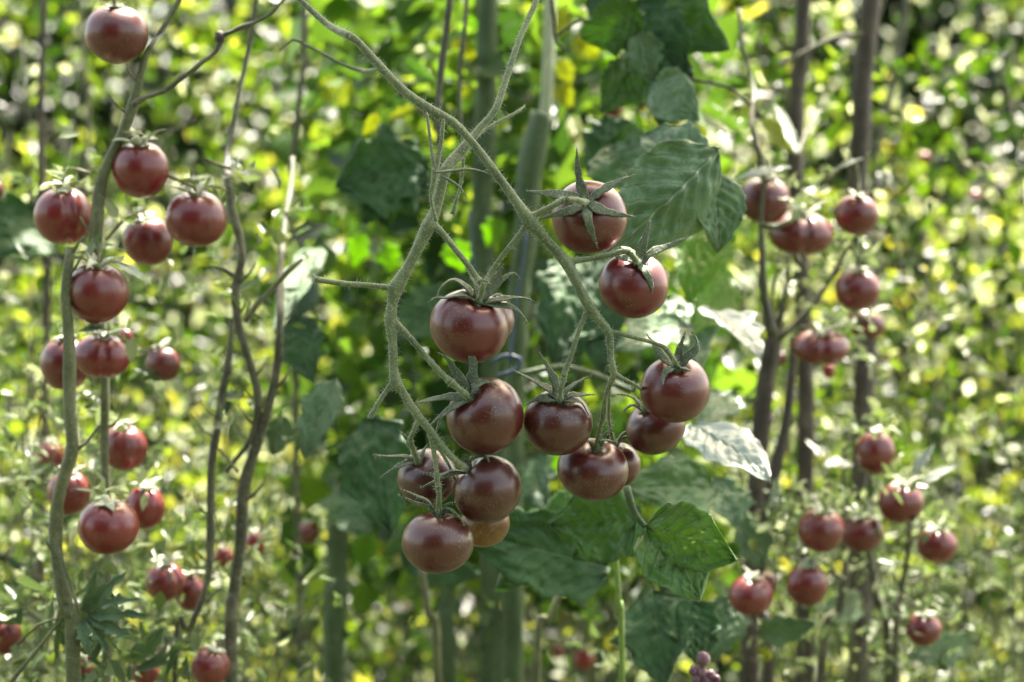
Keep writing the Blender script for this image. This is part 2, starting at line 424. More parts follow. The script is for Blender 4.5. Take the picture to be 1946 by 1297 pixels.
bank('hedge_foliage', 60000, 6.2, 8.6, 'dense dark blurred hedge closing off the far background', 71, .0, 1.9, .07, .15, .16, 2.5, dense=1, plain=True)
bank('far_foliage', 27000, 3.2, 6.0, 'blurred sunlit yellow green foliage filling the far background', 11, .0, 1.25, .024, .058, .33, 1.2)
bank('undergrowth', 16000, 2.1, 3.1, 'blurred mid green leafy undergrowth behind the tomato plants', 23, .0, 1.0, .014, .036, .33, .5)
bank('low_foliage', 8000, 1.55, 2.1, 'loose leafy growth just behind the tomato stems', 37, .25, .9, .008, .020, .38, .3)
bank('added_hedge', 32000, -4.0, -2.6, 'tall dense dark hedge on the other side of the path', 91, .0, 1.0, .10, .18, .15, 0, dense=1, box=(-4.6, 1.3, 4.0), plain=True)  # added out of view to block part of the sky reflected in the fruit

# ------------------------------------------------------------------ stems (photo pixel, photo pixel, width in pixels, distance)
def path(pts, d):
    out = []
    for q in pts:
        dd = q[3] if len(q) > 3 else d
        out.append((P(q[0], q[1], dd), q[2]*(.42 if dd < .955 else .45 if dd < 1.35 else .5)*K*dd))
    return out
def down(pts, d, lean=0):
    """carry a stem on from the bottom of the picture to the soil"""
    q = pts[-1]; r = q[2]
    p = P(q[0], q[1], q[3] if len(q) > 3 else d)
    out = path(pts, d)
    out.append((Vector((p.x+lean*.5, p.y+.02, p.z*.5)), r*.55*K*d)); out.append((Vector((p.x+lean, p.y+.03, -.02)), r*.62*K*d))
    return out

# --- the two crossing vines that carry the fruit in focus
D = .905
trA = empty('tomato_vine', P(1005, 415, D), 'sharp green vine from the upper left, carrying the right half of the middle cluster', 'vine')
a = MB()
a.tube(path([(505, -60, 13, .93), (565, -5, 14, .925), (620, 45, 16, .92), (662, 68, 20), (680, 80, 18), (720, 125, 20), (770, 175, 20), (818, 210, 25), (860, 233, 22), (893, 265, 18), (935, 320, 20), (975, 375, 22), (1005, 418, 30), (1045, 465, 22), (1077, 500, 29), (1100, 548, 22), (1120, 583, 25), (1140, 610, 20), (1157, 634, 21), (1161, 680, 14), (1166, 711, 16), (1152, 750, 11, .915), (1146, 795, 14, .925), (1143, 806, 11, .93)], D))
a.tube(path([(1003, 418, 18), (1025, 404, 14), (1050, 392, 14, .9), (1068, 382, 17, .892), (1076, 381, 18, .89)], D))
a.tube(path([(1003, 425, 18), (985, 450, 13), (960, 480, 12), (930, 523, 13), (922, 538, 14, .902)], D))
a.tube(path([(1078, 500, 18), (1100, 495, 14), (1130, 491, 13), (1165, 483, 13, .9), (1188, 477, 15, .896), (1196, 480, 17, .896)], D))
a.tube(path([(1119, 583, 18), (1110, 605, 12), (1100, 630, 12), (1086, 675, 11), (1074, 706, 14), (1072, 716, 18)], D))
a.tube(path([(1157, 632, 15), (1180, 635, 11), (1210, 643, 11), (1240, 651, 10), (1262, 660, 12), (1269, 667, 15)], D))
a.tube(path([(1165, 706, 13), (1180, 718, 10), (1200, 728, 9), (1215, 737, 10, .915), (1222, 744, 11, .922)], D))
a.tube(path([(1166, 711, 12), (1159, 740, 8, .92), (1157, 780, 8, .93), (1158, 805, 10, .94), (1159, 814, 8, .943)], D))
A = a.build('stem', M_STEM, trA, voxel=.00055)
h = link('hairs', hairs_mesh(A.data, 5500, .0018, .00005, 3), M_HAIR, trA); h['kind'] = 'stuff'

trB = empty('tomato_vine', P(820, 425, D), 'sharp forked vine from the top centre, zigzagging down the left of the middle cluster', 'vine')
b = MB()
b.tube(path([(1040, -60, 13, .95), (1020, 0, 14, .94), (1000, 45, 13, .935), (985, 80, 14, .93), (962, 150, 15, .925), (942, 208, 17, .92), (915, 240, 16, .917), (893, 268, 22, .915), (868, 298, 27, .912), (846, 325, 27), (836, 365, 25), (826, 405, 26), (815, 428, 33), (795, 470, 26), (772, 515, 26), (752, 548, 35), (745, 580, 24), (742, 610, 29), (746, 650, 21), (748, 700, 20), (751, 722, 26), (765, 745, 18), (780, 770, 19), (800, 798, 19), (818, 820, 18), (836, 845, 17), (848, 858, 16), (862, 872, 15), (868, 878, 12)], D))
b.tube(path([(820, 425, 22), (838, 440, 15), (862, 470, 14), (890, 505, 14), (905, 527, 15), (915, 538, 18, .902)], D))
b.tube(path([(750, 549, 24), (735, 547, 15), (705, 543, 13), (660, 540, 13), (620, 535, 13), (604, 532, 15), (597, 531, 17)], D))
b.tube(path([(744, 610, 22), (765, 628, 16), (790, 655, 14), (820, 690, 14), (845, 716, 14), (856, 726, 21)], D))
b.tube(path([(749, 725, 18), (735, 742, 12), (720, 764, 11), (708, 785, 12), (702, 796, 15)], D))
b.tube(path([(797, 796, 16), (791, 806, 12, .91), (785, 822, 11, .92), (779, 835, 14, .926)], D))
b.tube(path([(818, 822, 15), (822, 845, 12), (828, 880, 12), (831, 915, 12), (833, 926, 17)], D))
b.tube(path([(830, 845, 10), (845, 870, 9, .915), (856, 890, 8, .925), (868, 920, 8, .935)], D))
# withered side shoots at the crossing
b.tube(path([(811, 214, 8), (815, 245, 8), (820, 285, 9), (826, 322, 12)], .895))
b.tube(path([(842, 226, 9), (840, 260, 10), (833, 300, 12), (829, 325, 14)], .895))
b.tube(path([(826, 322, 14), (824, 345, 12), (819, 375, 9), (824, 400, 8), (829, 422, 10)], .894))
b.tube(path([(893, 268, 14, .93), (920, 248, 9, .935), (960, 225, 8, .94), (985, 212, 8, .945), (998, 200, 5, .95)], D))
b.tube(path([(880, 300, 10, .93), (878, 335, 9, .935), (872, 365, 8, .935), (864, 392, 10, .935), (860, 408, 15, .935)], D))
B = b.build('stem', M_STEM, trB, voxel=.00055)
h = link('hairs', hairs_mesh(B.data, 7000, .0018, .00005, 4), M_HAIR, trB); h['kind'] = 'stuff'
for pts, w in (([(828, 328), (850, 326), (885, 322), (912, 325), (936, 334)], 9), ([(838, 335), (858, 345), (875, 358), (889, 379)], 6), ([(828, 322), (822, 300), (818, 278)], 5)):
    s_ = MB().blade([P(x, y, .892) for x, y in pts], Vector((0, -.6, .8)), w*.5*K*.9, .0006)
    s_.build('bract', M_CALYX, trB)

# ------------------------------------------------------------------ tomatoes
def fruit_mesh(R, ry=1.0, lobes=0, lobe_amp=.0, point=0.0, dimple=.16, seg=64, rings=40, seed=0, crease=0):
    V = []; F = []
    for i in range(1, rings):
        th = PI*i/rings; st, ct = math.sin(th), math.cos(th)
        for k in range(seg):
            a = 2*PI*k/seg
            r = 1.0
            tops = math.exp(-((1-ct)/.55)**1.3)
            r += .016*math.cos(5*a+seed)*tops+.012*math.cos(3*a+seed*2)*tops
            if lobes: r += lobe_amp*math.cos(lobes*a+seed)*st
            r += .022*mnoise.noise(Vector((st*math.cos(a)*1.1+seed, st*math.sin(a)*1.1, ct*1.1)))
            x = st*math.cos(a)*r; y = st*math.sin(a)*r; z = ct*ry*(1+.02*math.cos(a+seed))
            if crease:    # a seam between two grown-together halves
                g = math.exp(-(x/.13)**2); x *= 1+.10*abs(math.sin(a+PI/2)); y *= 1-crease*g; z *= 1-crease*g*.8
            if ct > 0: z -= dimple*math.exp(-(st/.24)**2)+dimple*.45*math.exp(-(st/.5)**2)
            else: z -= point*math.exp(-(st/.3)**2); z += .03*math.exp(-(st/.3)**2)
            V.append(Vector((x, y, z))*R)
    zt = (ry-dimple*1.45)*R; V.append(Vector((0, 0, zt))); V.append(Vector((0, 0, -(ry+point-.03)*R)))
    t = len(V)-2
    for i in range(rings-2):
        for k in range(seg):
            a = i*seg+k; b = i*seg+(k+1) % seg; F.append((a, a+seg, b+seg, b))
    for k in range(seg):
        F.append((t, k, (k+1) % seg)); e = (rings-2)*seg; F.append((t+1, e+(k+1) % seg, e+k))
    return mesh_from(V, F, 'fruit'), zt

HG = 'dark tomatoes of the middle cluster'
def hero(cx, cy, r, d, att, label, sepals, ped=None, col=(.4, .3, 0), ry=.93, toward=None, sw=11, **kw):
    """att = pixel where the stalk meets the fruit"""
    R = r*K*d; c = P(cx, cy, d)
    dx, dy = (att[0]-cx)/r, -(att[1]-cy)/r
    h2 = dx*dx+dy*dy
    if toward is None: toward = math.sqrt(max(.02, .80-h2))
    ax = Vector((dx, -toward, dy)).normalized()
    root = empty('tomato', c-Vector((0, 0, R)), label, 'tomato', HG)
    me, zt = fruit_mesh(R, ry, seed=random.random()*20, **kw)
    f = link('fruit', me, M_TOM)
    q = ax.to_track_quat('Z', 'Y')
    f.rotation_euler = q.to_euler(); f.location = c
    f.parent = root; f.matrix_parent_inverse = world_of(root).inverted()
    f.color = (*col, 1)
    A0 = c+ax*zt; ad = A0.y
    def surf(px, py, base_d):
        # keep a point of a sepal in front of the skin
        lx = (px-cx)/r; ly = (py-cy)/r; q2 = lx*lx+ly*ly
        dd = base_d
        if q2 < 1.0: dd = min(base_d, d-math.sqrt(1.0-q2)*R*.99-.0006)
        return P(px, py, dd)
    outw = lambda p: ((p-c).normalized()+ax*.4).normalized()
    cal = MB()
    ctr = A0+ax*.0006
    for sp in sepals:
        pts = [ctr]
        first = sp[0]
        side = (P(first[0], first[1], ad)-ctr); side -= ax*side.dot(ax)
        if side.length > 0: pts.append(ctr+side.normalized()*R*.10+ax*R*.05)
        dd = ad-.0012
        for x, y in sp:
            s = surf(x, y, dd); pts.append(s)
        L = sum((pts[i+1]-pts[i]).length for i in range(len(pts)-1))
        cal.blade(pts, outw, sw*.62*K*d*random.uniform(.85, 1.1), .0006, twist=random.uniform(-.5, .5), ragged=.2)
    cal.ball(A0+ax*.0004, R*.14, .5, axis=ax)
    co = cal.build('calyx', M_CALYX, root)
    hh = link('hairs', hairs_mesh(co.data, 700, .0015, .00006, int(cx)), M_HAIR, co); hh['kind'] = 'stuff'
    if ped:
        pb = MB(); pts = path(ped, d); pts.append((A0+ax*.002, 6.5*K*d)); pts.append((A0-ax*.001, 7.5*K*d))
        pts = [(p, rr) for p, rr in pts]
        pb.tube(pts, seg=12, step=.0012)
        po = pb.build('stalk', M_STEM, root)
        hh = link('hairs', hairs_mesh(po.data, 260, .0016, .00005, int(cy)), M_HAIR, po); hh['kind'] = 'stuff'
    return root

hero(1120, 413, 72, .92, (1112, 386), 'topmost dark tomato of the middle cluster, its star of six green sepals facing the viewer',
     [[(1103, 350), (1098, 318), (1096, 280)], [(1140, 365), (1175, 345), (1207, 332)], [(1140, 398), (1175, 408), (1207, 412)], [(1117, 415), (1124, 440), (1137, 473)], [(1085, 400), (1055, 408), (1022, 418)], [(1080, 372), (1045, 369), (1000, 363)]],
     [(1076, 381, 17, .89), (1092, 380, 13, .893), (1104, 383, 14, .897)], (.15, .35, 0), sw=17)
hero(1204, 542, 67, .92, (1212, 496), 'glossy dark tomato just right of and below the topmost one, one long sepal pointing right',
     [[(1220, 470), (1228, 445), (1236, 418)], [(1240, 480), (1270, 468), (1290, 458), (1309, 452)], [(1225, 515), (1236, 535), (1239, 558)], [(1195, 492), (1175, 488), (1157, 478)], [(1200, 480), (1180, 470), (1165, 478)]],
     [(1196, 480, 17, .896), (1203, 488, 13, .897), (1208, 495, 14, .899)], (.1, .45, 0), sw=17)
hero(892, 620, 75, .922, (912, 568), 'large round dark red tomato hanging in the middle, a twin showing behind its right side',
     [[(905, 545), (892, 520), (882, 498)], [(932, 550), (945, 525), (958, 502)], [(885, 545), (862, 532), (840, 545), (829, 568)], [(880, 560), (850, 566), (826, 567), (814, 577)], [(940, 545), (960, 528), (978, 519), (990, 533)], [(945, 570), (980, 566), (1005, 569), (1022, 577)], [(945, 580), (975, 585), (993, 600), (1004, 619)]],
     [(919, 537, 17, .902), (916, 552, 12, .903)], (.2, .45, .1), sw=18)
hero(925, 608, 53, .957, (925, 568), 'tomato mostly hidden behind the large round one hanging in the middle', [[(945, 560), (960, 566), (970, 580)], [(900, 555), (885, 553), (872, 560)]], [(920, 540, 10, .93)], (.6, .3, 0))
hero(922, 790, 75, .92, (888, 752), 'large brownish tomato in the middle cluster, directly below the one with a hidden twin',
     [[(897, 725), (900, 697), (893, 670), (885, 650)], [(880, 728), (864, 704), (850, 682), (832, 670)], [(862, 755), (830, 758), (787, 767)], [(870, 768), (845, 785), (813, 812)], [(860, 775), (838, 795), (826, 832)], [(900, 738), (915, 727), (932, 727), (945, 733)]],
     [(856, 726, 20, D), (870, 738, 14, .905), (882, 747, 14, .904)], (.55, .3, .05), sw=19)
hero(1060, 803, 66, .927, (1064, 756), 'brown red tomato with open upright calyx, touching the large brownish one on its left',
     [[(1045, 742), (1010, 722), (973, 703)], [(1056, 730), (1042, 700), (1024, 669)], [(1078, 742), (1099, 726), (1125, 713)], [(1085, 752), (1106, 751), (1133, 750)], [(1085, 762), (1105, 765), (1119, 790)], [(1040, 757), (1020, 759), (997, 772)]],
     [(1072, 716, 16, D), (1069, 728, 12, .906), (1065, 744, 12, .907)], (.55, .2, .15), sw=17)
hero(1283, 740, 67, .92, (1284, 694), 'glossy dark tomato furthest right in the middle cluster, above a smaller one',
     [[(1290, 672), (1296, 650), (1304, 628)], [(1305, 680), (1322, 665), (1324, 645), (1312, 630)], [(1272, 702), (1262, 710), (1260, 733)], [(1265, 685), (1248, 662), (1228, 634)], [(1298, 700), (1306, 702), (1312, 706)]],
     [(1269, 667, 15, D), (1276, 678, 10, .906)], (.15, .3, .1), sw=15)
hero(1246, 812, 58, .95, (1222, 772), 'dark tomato tucked under and behind the furthest right one of the middle cluster',
     [[(1205, 757), (1188, 751), (1170, 750)], [(1205, 770), (1192, 775), (1184, 783)], [(1235, 765), (1245, 760), (1255, 758)]],
     [(1222, 744, 10, .922), (1224, 758, 9, .928)], (.45, .2, .1), ry=.86)
hero(1127, 892, 68, .942, (1135, 840), 'wide dark tomato at the bottom right of the middle cluster, overlapping a twin',
     [[(1150, 826), (1160, 818), (1168, 810)], [(1120, 838), (1105, 838), (1095, 842)], [(1145, 838), (1160, 838), (1175, 843)]],
     [(1143, 806, 11, .93), (1139, 822, 9, .932)], (.4, .25, .1), ry=.83)
hero(1172, 883, 46, .962, (1166, 845), 'reddish brown tomato peeking out behind the right side of the wide bottom right one',
     [[(1180, 828), (1200, 815), (1226, 795)], [(1185, 832), (1210, 830), (1240, 837)]],
     [(1159, 812, 8, .943), (1162, 826, 8, .945)], (.7, .4, 0), sw=9)
hero(926, 930, 68, .925, (884, 888), 'brown tomato under the large brownish one, its calyx at its upper left',
     [[(860, 895), (835, 904), (797, 897)], [(862, 900), (832, 912), (798, 928)], [(893, 872), (907, 867), (920, 868), (930, 877)], [(883, 875), (885, 862)]],
     [(866, 877, 13, D), (876, 884, 12, .908)], (.75, .15, .15), sw=14)
hero(832, 1030, 68, .92, (834, 970), 'lowest tomato of the middle cluster, striped brown, hanging straight down',
     [[(815, 955), (790, 942), (761, 929)], [(812, 962), (790, 955), (756, 941)], [(850, 967), (868, 978), (885, 1000)], [(850, 958), (862, 957), (872, 955)]],
     [(833, 926, 16, D), (834, 940, 11, .908)], (.65, .25, .05), ry=.88, toward=.12, sw=11)
hero(812, 908, 57, .948, (794, 872), 'purplish dark tomato half hidden behind the two lowest ones of the middle cluster',
     [[(770, 868), (740, 868), (708, 865)], [(775, 880), (750, 890), (722, 909)], [(783, 850), (773, 835), (761, 821)], [(805, 858), (812, 845)]],
     [(779, 835, 13, .926), (784, 850, 11, .926)], (.0, .1, .5), sw=12)
oli = hero(921, 996, 48, .955, (905, 955), 'unripe olive tomato mostly hidden below and behind its brown neighbours', [[(890, 950), (880, 945)]], [(868, 920, 7, .935)], (1.0, .0, 0))
def mat_olive():
    m = M_TOM.copy(); m.name = 'olive_tomato_skin'
    return m
M_OLV = mat_stem('olive_skin', (.12, .045, .015), (.17, .075, .022), (.19, .11, .035), sheen=.1, scale=.6, bmp=.05, rough=.3)
for ch in oli.children:
    if ch.name.startswith('fruit'): ch.data.materials.clear(); ch.data.materials.append(M_OLV)
# a fine curved hair on the large tomato
# ------------------------------------------------------------------ tomatoes of the side plants
def side(cx, cy, rx, ryp, d, label, group, col=(.1, .6, 0), tilt=(0, .25), kind='round', seps=5, seplen=1.0, spread=1.0, calmat=None, stalk=None, point=0.0, roll=0):
    R = rx*K*d; c = P(cx, cy, d)
    root = empty('tomato', c-Vector((0, 0, R)), label, 'tomato', group)
    ax = Vector((tilt[0], -tilt[1], 1)).normalized()
    kw = dict(crease=.13, dimple=.14) if kind == 'twin' else {}
    me, zt = fruit_mesh(R, ryp/rx, seed=random.random()*30, point=point, seg=40, rings=26, **kw)
    f = link('fruit', me, M_TOM); f.location = c
    q = Vector((0, 0, 1)).rotation_difference(ax); f.rotation_euler = (q @ Quaternion((0, 0, 1), roll)).to_euler()
    f.parent = root; f.matrix_parent_inverse = world_of(root).inverted(); f.color = (*col, 1)
    A0 = c+ax*zt
    if seps:
        cal = MB(); a0 = random.random()*6
        e1 = ax.orthogonal().normalized(); e2 = ax.cross(e1)
        for k in range(seps):
            an = a0+2*PI*k/seps+random.uniform(-.35, .35); dr = e1*math.cos(an)+e2*math.sin(an)
            L = R*seplen*random.uniform(.6, 1.05); rise = random.uniform(.1, 1.0)*spread
            pts = [A0, A0+dr*L*.35+ax*L*.32, A0+dr*L*.7+ax*L*(.25+.35*rise), A0+dr*L*1.0+ax*L*(.1+.6*rise)]
            cal.blade(pts, ax, R*.17*random.uniform(.8, 1.3), .0006, step=.003, seg=6, twist=random.uniform(-1, 1))
        cal.ball(A0, R*.16, .6, axis=ax, seg=8, rings=6)
        cal.build('calyx', calmat or M_CALYXP, root)
    if stalk:
        pb = MB(); pts = path(stalk, d); pts = [(A0, R*.07)]+[(A0+ax*R*.35, R*.06)]+pts
        pb.tube(pts, seg=8, step=.004); pb.build('stalk', M_LSTEM, root)
    return root
GL = 'tomatoes on the plant at the left'; GR = 'tomatoes on the plants at the right'; GF = 'small blurred tomatoes far behind'
side(221, 64, 60, 56, 1.08, 'big dark tomato alone at the top left corner of the photo', GL, (.3, .45, .1), (0, .35), seps=5, seplen=.5, calmat=M_CALYX, stalk=[(225, -60, 8)], point=.08)
side(268, 322, 54, 55, 1.09, 'plump tomato right of the bent upper left stem, with a white lit shoulder', GL, (.1, .6, 0), (-.05, .4), seplen=1.1, stalk=[(240, 262, 8), (222, 275, 8)])
side(120, 411, 50, 57, 1.10, 'ribbed tomato behind the left edge of the bent upper left stem', GL, (.0, .7, 0), (.05, .3), kind='twin', seplen=1.2, stalk=[(130, 320, 7), (170, 330, 8)], roll=.5)
side(373, 416, 58, 55, 1.09, 'large upper tomato furthest right on the left plant', GL, (.2, .6, 0), (0, .35), seplen=1.1, stalk=[(330, 340, 7), (250, 290, 8)])
side(281, 457, 48, 48, 1.12, 'tomato between the large upper right one of the left plant and the thick stem', GL, (.1, .55, .1), (-.1, .3), seplen=.8, stalk=[(250, 408, 7), (215, 440, 8), (190, 470, 8)])
side(185, 556, 60, 58, 1.06, 'brick red tomato with a pointed tip in front of the left stem at mid height', GL, (.35, .7, 0), (.1, .35), point=.12, seplen=1.3, stalk=[(190, 480, 8), (182, 455, 10)])
side(124, 692, 47, 52, 1.13, 'tomato behind the thick olive stem, left of a flat ribbed one', GL, (.0, .5, .1), (0, .2), seplen=.6)
side(195, 677, 50, 43, 1.09, 'flat ribbed tomato right of the thick olive stem, below the pointed one', GL, (.1, .65, 0), (.1, .2), kind='twin', seplen=1.0, roll=.3)
side(238, 640, 14, 16, 1.22, 'tiny red tomato peeking out above the flat ribbed one', GL, (0, .9, 0), seps=0)
side(310, 692, 33, 34, 1.22, 'small dark red tomato alone against bright leaves, right of the flat ribbed one', GL, (0, .4, .3), (-.2, .3), seplen=1.0, stalk=[(270, 675, 6), (215, 690, 6), (200, 720, 7)])
side(237, 851, 43, 46, 1.15, 'tomato with a frosted white top right of the thin second left stem', GL, (.1, .6, 0), (.0, .35), seplen=.6)
side(131, 936, 41, 44, 1.16, 'tomato hidden partly behind the bend of the thick olive stem', GL, (0, .7, 0), (.1, .35), seplen=.8)
side(206, 1000, 58, 53, 1.06, 'large heart shaped tomato low on the left, right beside the thick stem', GL, (.1, .8, 0), (0, .4), seplen=.7, point=.05)
side(275, 965, 38, 43, 1.14, 'tomato just behind and right of the large heart shaped one', GL, (.05, .75, 0), (.1, .3), seplen=.9)
side(8, 1209, 33, 36, 1.14, 'tomato cut off by the left edge of the photo near the bottom', GL, (0, .7, 0), (.1, .3), seplen=.9)
side(314, 1106, 36, 38, 1.18, 'left one of two touching ragged tomatoes low on the left', GL, (0, .6, .1), (0, .3), kind='twin', seplen=1.0, roll=1)
side(362, 1127, 29, 36, 1.2, 'right one of two touching ragged tomatoes low on the left', GL, (0, .6, .2), (0, .2), seplen=1.0)
side(425, 1060, 18, 23, 1.3, 'small blurred tomato between two thin brown stems at the lower left', GL, (0, .7, 0), seps=4)
side(484, 1036, 18, 28, 1.32, 'small blurred tomato right of the thin brown stem at the lower left', GL, (0, .8, 0), seps=4)
side(400, 1268, 36, 38, 1.13, 'dark red tomato at the bottom edge in front of a thin pale stem', GL, (0, .6, 0), (.2, .3), kind='twin', seplen=1.0, roll=1.2)
side(274, 1274, 27, 32, 1.15, 'tilted tomato at the bottom edge, second from the right on the left plant', GL, (0, .6, 0), (-.5, .2), seplen=.9)
side(160, 1276, 18, 30, 1.16, 'narrow red tomato at the bottom edge close beside the thick olive stem', GL, (0, .8, 0), seps=4)
side(95, 868, 27, 30, 1.5, 'faint blurred tomato left of the thick olive stem', GL, (.2, .7, 0), seps=4)
side(-8, 362, 14, 18, 1.2, 'sliver of a tomato cut off by the left edge of the photo', GL, (0, .5, 0), seps=0)
side(1452, 380, 50, 46, 1.28, 'round dark tomato crossed by a thin green stem, upper left of the right plant', GR, (0, .35, .1), (.1, .35), seplen=.8, stalk=[(1455, 310, 7), (1440, 280, 8)])
side(1522, 443, 57, 42, 1.30, 'wide twin lobed tomato right under the white topped round one', GR, (0, .45, 0), (.05, .35), kind='twin', seplen=1.0, roll=.1, stalk=[(1500, 410, 10), (1450, 428, 12)])
side(1628, 408, 42, 39, 1.32, 'small round tomato hanging from an arched pale leaf, in front of the brown trunk', GR, (0, .5, 0), (0, .35), seplen=.9, stalk=[(1632, 345, 8), (1618, 305, 8), (1570, 345, 9)])
side(1630, 551, 43, 41, 1.32, 'round tomato at mid height in front of the brown trunk', GR, (0, .5, 0), (0, .35), seplen=.8, stalk=[(1628, 490, 7), (1612, 465, 7)])
side(1647, 616, 36, 30, 1.45, 'dull pinkish tomato right behind and below the mid height one', GR, (.7, .5, 0), (.3, .2), seps=3)
side(1560, 660, 50, 34, 1.30, 'flat twin lobed tomato at mid height beside the forked brown stem', GR, (0, .45, 0), (0, .3), kind='twin', seplen=1.0, roll=0)
side(1575, 705, 12, 15, 1.4, 'tiny bright red tomato directly below the flat twin lobed one', GR, (0, 1, 0), seps=0)
side(1664, 861, 37, 43, 1.33, 'oval tomato at the foot of the brown trunk', GR, (0, .5, .1), (0, .2), seplen=.7)
side(1712, 955, 43, 40, 1.30, 'round tomato beneath two long white leaf blades at the lower right', GR, (0, .45, 0), (0, .35), seplen=1.0)
side(1560, 1008, 44, 42, 1.27, 'left one of two overlapping tomatoes at the lower right', GR, (0, .5, 0), (0, .35), seplen=1.0)
side(1637, 1012, 41, 38, 1.31, 'right one of two overlapping tomatoes at the lower right, behind its neighbour', GR, (0, .4, .1), (0, .35), seplen=.9)
side(1781, 1036, 38, 35, 1.33, 'tomato furthest right in the photo among those on the right plant', GR, (0, .5, 0), (0, .35), seplen=1.0)
side(1534, 1111, 40, 42, 1.27, 'tomato below the two overlapping ones at the lower right', GR, (0, .5, 0), (0, .35), seplen=.8)
side(1427, 1131, 42, 40, 1.25, 'knobbly tomato beside the foot of the forked brown stem', GR, (0, .6, 0), (.1, .35), kind='twin', seplen=.7, roll=1.0)
side(1458, 1108, 20, 22, 1.33, 'small dark tomato just behind the knobbly one', GR, (0, .4, .4), seps=0)
side(1755, 1196, 34, 32, 1.33, 'lowest round tomato at the lower right', GR, (0, .45, 0), (0, .35), seplen=.9)
side(1625, 1215, 13, 15, 1.6, 'tiny blurred red tomato near the bottom at the right', GF, (0, 1, 0), seps=3)
side(1110, 1252, 20, 22, 1.7, 'blurred red tomato near the bottom edge below the cluster', GF, (0, 1, 0), seps=4)
side(1060, 1238, 13, 14, 1.8, 'smaller blurred red tomato near the bottom edge below the cluster', GF, (.2, .9, 0), seps=3)
side(1165, 207, 20, 17, 1.6, 'blurred crimson tomato among yellow leaves above the topmost one', GF, (0, 1, 0), seps=0)
side(1853, 374, 13, 14, 2.05, 'lower one of two tiny orange red tomatoes far behind at the right', GF, (0, 1, 0), seps=0)
side(1757, 299, 12, 11, 2.05, 'upper one of two tiny orange red tomatoes far behind at the right', GF, (0, 1, 0), seps=0)
side(585, 1012, 22, 22, 1.5, 'pale pink blurred tomato left of the lowest one in the middle', GF, (.6, 1, 0), seps=3)
side(1485, 682, 11, 14, 1.5, 'tiny dark tomato behind the forked brown stem', GF, (0, .6, .2), seps=0)

# ------------------------------------------------------------------ plants that stand behind and beside
def plant(name, label, cat, loc, parts, group=None):
    root = empty(name, loc, label, cat, group)
    for nm, mat, tubes in parts:
        for t in tubes: 
            mb_ = MB(); mb_.tube(t, seg=12, step=.007, rough=.10, wob=.0016, knots=max(1, len(t)//2))
            if nm == 'stem' and cat == 'plant':
                for _ in range(len(t)//2):      # stubs of fallen side shoots
                    i = random.randrange(1, len(t)-1); q, rr = t[i]; q2 = t[i-1][0]; q = q.lerp(q2, random.random())
                    a_ = random.choice((-1, 1))*random.uniform(.003, .014)
                    mb_.tube([(q, rr*.45), (q+Vector((a_*.5, -.002, .004)), rr*.28), (q+Vector((a_, random.uniform(-.006, .004), .006+abs(a_)*.6)), rr*.14)], seg=6, step=.003)
            mb_.build(nm, mat, root)
    return root
def foot(px, d): return Vector(((px-973)*K*d, d, 0))
ls = plant('tomato_plant', 'thick olive green stem wavering up the left side from the bottom edge', 'plant', foot(140, 1.05),
      [('stem', M_LSTEM, [down([(136, 470, 20), (124, 560, 22), (130, 640, 24), (135, 760, 28), (142, 850, 30), (125, 900, 29), (109, 960, 27), (106, 1040, 27), (122, 1120, 31), (134, 1170, 32), (140, 1297, 32)], 1.05)]),
       ('shoot', M_LSTEM, [path([(106, 1040, 10), (130, 1100, 7), (148, 1165, 6)], 1.04), path([(125, 1170, 6), (90, 1210, 7), (50, 1260, 7), (10, 1310, 8)], 1.05), path([(115, 1175, 5), (70, 1190, 5), (30, 1230, 5)], 1.06)])])
lu = plant('tomato_plant', 'bent upper left stem with a long side twig ending in a dark knob', 'plant', foot(205, 1.09),
      [('stem', M_LSTEM, [down([(370, -80, 9), (343, 0, 11), (310, 55, 12), (285, 90, 13), (268, 140, 17), (254, 205, 25), (225, 275, 22), (200, 325, 24), (186, 380, 28), (182, 450, 30), (190, 560, 22, 1.12), (200, 730, 19, 1.12), (200, 900, 18, 1.12), (206, 1100, 17, 1.11), (205, 1297, 22, 1.11)], 1.085)]),
       ('twig', M_TWIG, [path([(252, 200, 14), (275, 185, 11), (312, 174, 10), (350, 145, 10), (380, 122, 9), (408, 98, 9), (420, 70, 11), (436, 62, 8), (460, 48, 9), (488, 38, 8), (520, 18, 6), (560, -30, 5)], 1.06)]),
       ('node', M_BARK, [path([(415, 60, 12), (420, 68, 22), (418, 80, 16)], 1.06)])])
